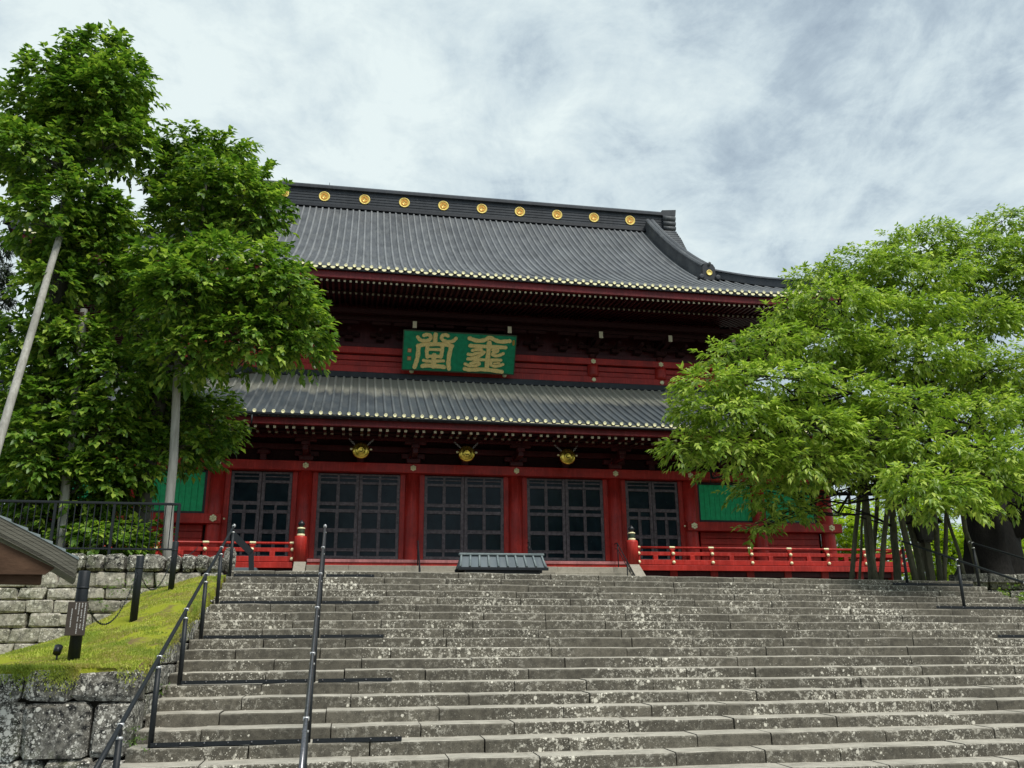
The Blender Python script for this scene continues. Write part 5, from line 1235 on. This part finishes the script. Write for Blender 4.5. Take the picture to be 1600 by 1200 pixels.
# trees beyond the hall
def back_tree(name, label, cat, x, y, z, h, rad, leafm, seed, n=9, L=.17, W=.11, dens=7, **kw):
    r = random.Random(seed); lob = []
    for i in range(n):
        a = r.uniform(0, 2*PI); q = r.uniform(.1, .75)*rad; zz_ = z+h*r.uniform(.04, .92); s_ = rad*r.uniform(.34, .52)*(1.1-.45*(zz_-z)/h); lob.append((x+math.cos(a)*q, y+math.sin(a)*q*.8, zz_, s_, s_, s_*.55))
    return tree(name, label, cat, (x, y, 3.05), [(x, y, 3.0), (x+.1, y, z+h*.3), (x-.1, y, z+h*.7), (x, y, z+h*.9)], [.22, .18, .12, .04], lob, leafm, 'bark', dens, L, W, seed, None, .05, **kw)
back_tree('maple_tree', 'yellow-green maple just right of the hall, seen between the leaning poles', 'tree', 23.0, 8.0, 3.3, 7.6, 3.0, 'leaf_bg', 61, 22, dens=30, spread=.4)
back_tree('maple_tree', 'yellow-green maple behind the lantern box and the leaning poles', 'tree', 26.8, 6.0, 3.2, 7.2, 3.1, 'leaf_bg', 62, 22, dens=30, spread=.4)
back_tree('maple_tree', 'green maple seen behind the fork of the old cherry trunk', 'tree', 31.0, 5.0, 3.3, 7.6, 3.3, 'leaf_r', 63, 22, dens=30, spread=.4)
back_tree('maple_tree', 'bright green maple at the right edge of the picture behind the cherry trunk', 'tree', 24.6, -5.0, 3.0, 4.2, 2.4, 'leaf_bg', 64, 14, dens=32, spread=.4)
back_tree('broadleaf_tree', 'pale green tree at the left edge behind the tall broadleaf tree', 'tree', -15.9, -9.0, 3.3, 6.2, 2.6, 'leaf_r', 65, 18, dens=40, spread=.4)
# conifer branch tips entering at the left edge
pl_ = []; 
for i, (v_, rr_) in enumerate(((22.6, .8), (21.2, 1.1), (19.9, 1.3), (18.3, 1.5), (16.6, 1.6), (14.8, 1.8), (12.6, 2.0), (10.4, 2.2))): pl_.append((-24.10-.28*rr_, 10+.2*(i % 3), v_, rr_, rr_*.9, .42)); 
tree('conifer', 'dark conifer whose branch tips show at the left edge of the sky', 'tree', (-24.8, 10.2, 3.0), [(-24.8, 10.2, 3.0), (-24.8, 10.2, 12), (-24.8, 10.2, 23.4)], [.35, .22, .05], pl_, 'leaf_pine', 'bark', 60, .34, .06, 66, None, .05, spread=.4, per=10, hang=.5)
# low plants
def clump(name, label, cat, lobes, leafm, seed, dens, L, W, **kw):
    V, F = crown(lobes, dens, L, W, seed, **kw); return raw_mesh(name, V, F, M[leafm], None, label=label, cat=cat, kind='stuff')
clump('ferns', 'green ferns and weeds growing along the foot of the terrace wall', 'ferns', [(-9.75+i*.22, -18.85-.05*(i % 2), mossz(-9.75+i*.22, -18.8)+.10+.30*math.sin(max(0, min(PI, (i-1)*.75))), .22, .14, .15) for i in range(7)]+[(-11.6, -18.8, 3.02, .3, .05, .05), (-10.9, -18.8, 3.0, .18, .05, .05)], 'fern', 71, 55, .07, .022, spread=.10, per=7)
clump('ferns', 'small ferns in the corner beside the left handrail and the flank wall', 'ferns', [(-7.06, -25.7, .74, .08, .1, .08), (-7.08, -24.4, 1.12, .06, .1, .06), (-7.02, -26.0, .62, .07, .05, .05)], 'fern', 72, 120, .06, .018, spread=.08, per=6)
clump('shrubs', 'dark green low shrubs at the right edge beside the top steps', 'shrubs', [(10.2, -19.0, 2.45, .55, .35, .35), (11.0, -19.2, 2.35, .6, .35, .4), (11.8, -19.1, 2.4, .6, .35, .4)], 'leaf_a', 73, 60, .09, .05, spread=.2, per=7)
b = MB(); b.hexa([(9.6, -27.6, -.3), (15, -27.6, -.3), (15, -18.25, -.3), (9.6, -18.25, -.3), (9.6, -27.6, .5), (15, -27.6, .5), (15, -18.25, 2.45), (9.6, -18.25, 2.45)]); build('planted_bank', b, M['moss_bed'], kind='structure')

# ================================================================== PROPS UNDER THE TREES
def pole(p, q, r_, label, m_='pole', group=None, lean=None):
    t = world_thing('support_pole', label, 'pole', group, tuple(p)); p, q = Vector(p), Vector(q); n = 6
    pts = [p.lerp(q, i/n)+Vector((random.uniform(-.02, .02), random.uniform(-.02, .02), 0)) for i in range(n+1)]
    build('pole_shaft', MB().tube(pts, [r_*(1.08-.22*i/n) for i in range(n+1)], 12), M[m_], t, fix=False)
    pr = MB()
    for k in range(3): d = (q-p).normalized(); c_ = q-d*(.12+.04*k); pr.tube([c_-d*.015, c_+d*.015], r_*.98, 12)
    build('rope_binding', pr, M['brown_wood'], t, fix=False); at_base(t)
pole((-8.80, -16.0, 3.1), (-9.07, -15.9, 8.7), .105, 'straight pale grey pole standing behind the right end of the black railing', 'pole')
pole((-11.07, -16.0, 3.1), (-11.39, -15.8, 9.6), .10, 'pale grey pole half hidden in leaves, left of the straight one behind the railing', 'pole')
pole((-11.45, -20.50, 1.22), (-12.01, -16.06, 12.10), .085, 'long grey pole leaning from the left edge up into the tall tree', 'pole')
t = world_thing('guy_wire', 'thin wire running down from the leaves at the far left', 'wire', loc=(-13.5, -15, 3)); build('wire', MB().tube([(-12.9, -15, 11.2), (-13.55, -15.2, 3.0)], .012, 5), M['steel_shine'], t); at_base(t)
LP = ['outermost left prop under the cherry, thin and nearly upright', 'very thin prop just right of the outermost left one under the cherry', 'prop leaning left at its top, third from the left under the cherry', 'dark prop standing behind the third one under the cherry', 'prop leaning right at its top, crossing in front of the red railing end',
      'sixth prop from the left under the cherry, leaning right at its top', 'thickest prop under the cherry, at the corner of the red railing', 'long prop leaning left at its top, behind the black rail of the steps', 'dark stout prop beside the long leaning one, left of the lantern box', 'dark prop rising behind the lantern box',
      'pale upright prop just right of the lantern box', 'second pale upright prop right of the lantern box', 'thin prop leaning left at its top, close to the cherry trunk', 'prop leaning against the cherry trunk, right end of the row']
for (p, q, r_), lab in zip(POLES_R, LP): pole(p, q, r_, lab, 'pole_green', 'props under the old cherry tree')
# wooden lantern box on a post
t = world_thing('lantern_box', 'weathered wooden box with a little gabled roof on a post among the leaning poles', 'lantern', loc=(11.1, -15.0, 3.1))
lx, ly = 11.02, -15.0
build('post', MB().cbox(lx-.09, lx+.09, ly-.09, ly+.09, 3.0, 4.42, .01), M['pole_green'], t)
build('box', MB().prism([(lx-.26, 4.95), (lx-.20, 4.40), (lx+.20, 4.40), (lx+.26, 4.95), (lx, 5.16)], ly-.2, ly+.2), M['bark_grey'], t)
for s in (-1, 1): build('roof_board', MB().hexa([(lx, ly-.3, 5.17), (lx+s*.40, ly-.3, 4.86), (lx+s*.40, ly+.3, 4.86), (lx, ly+.3, 5.17), (lx, ly-.3, 5.23), (lx+s*.42, ly-.3, 4.90), (lx+s*.42, ly+.3, 4.90), (lx, ly+.3, 5.23)]), M['bark'], t)
build('shelf', MB().cbox(lx-.13, lx+.13, ly-.13, ly+.13, 4.34, 4.405, .01), M['bark_grey'], t)
at_base(t)
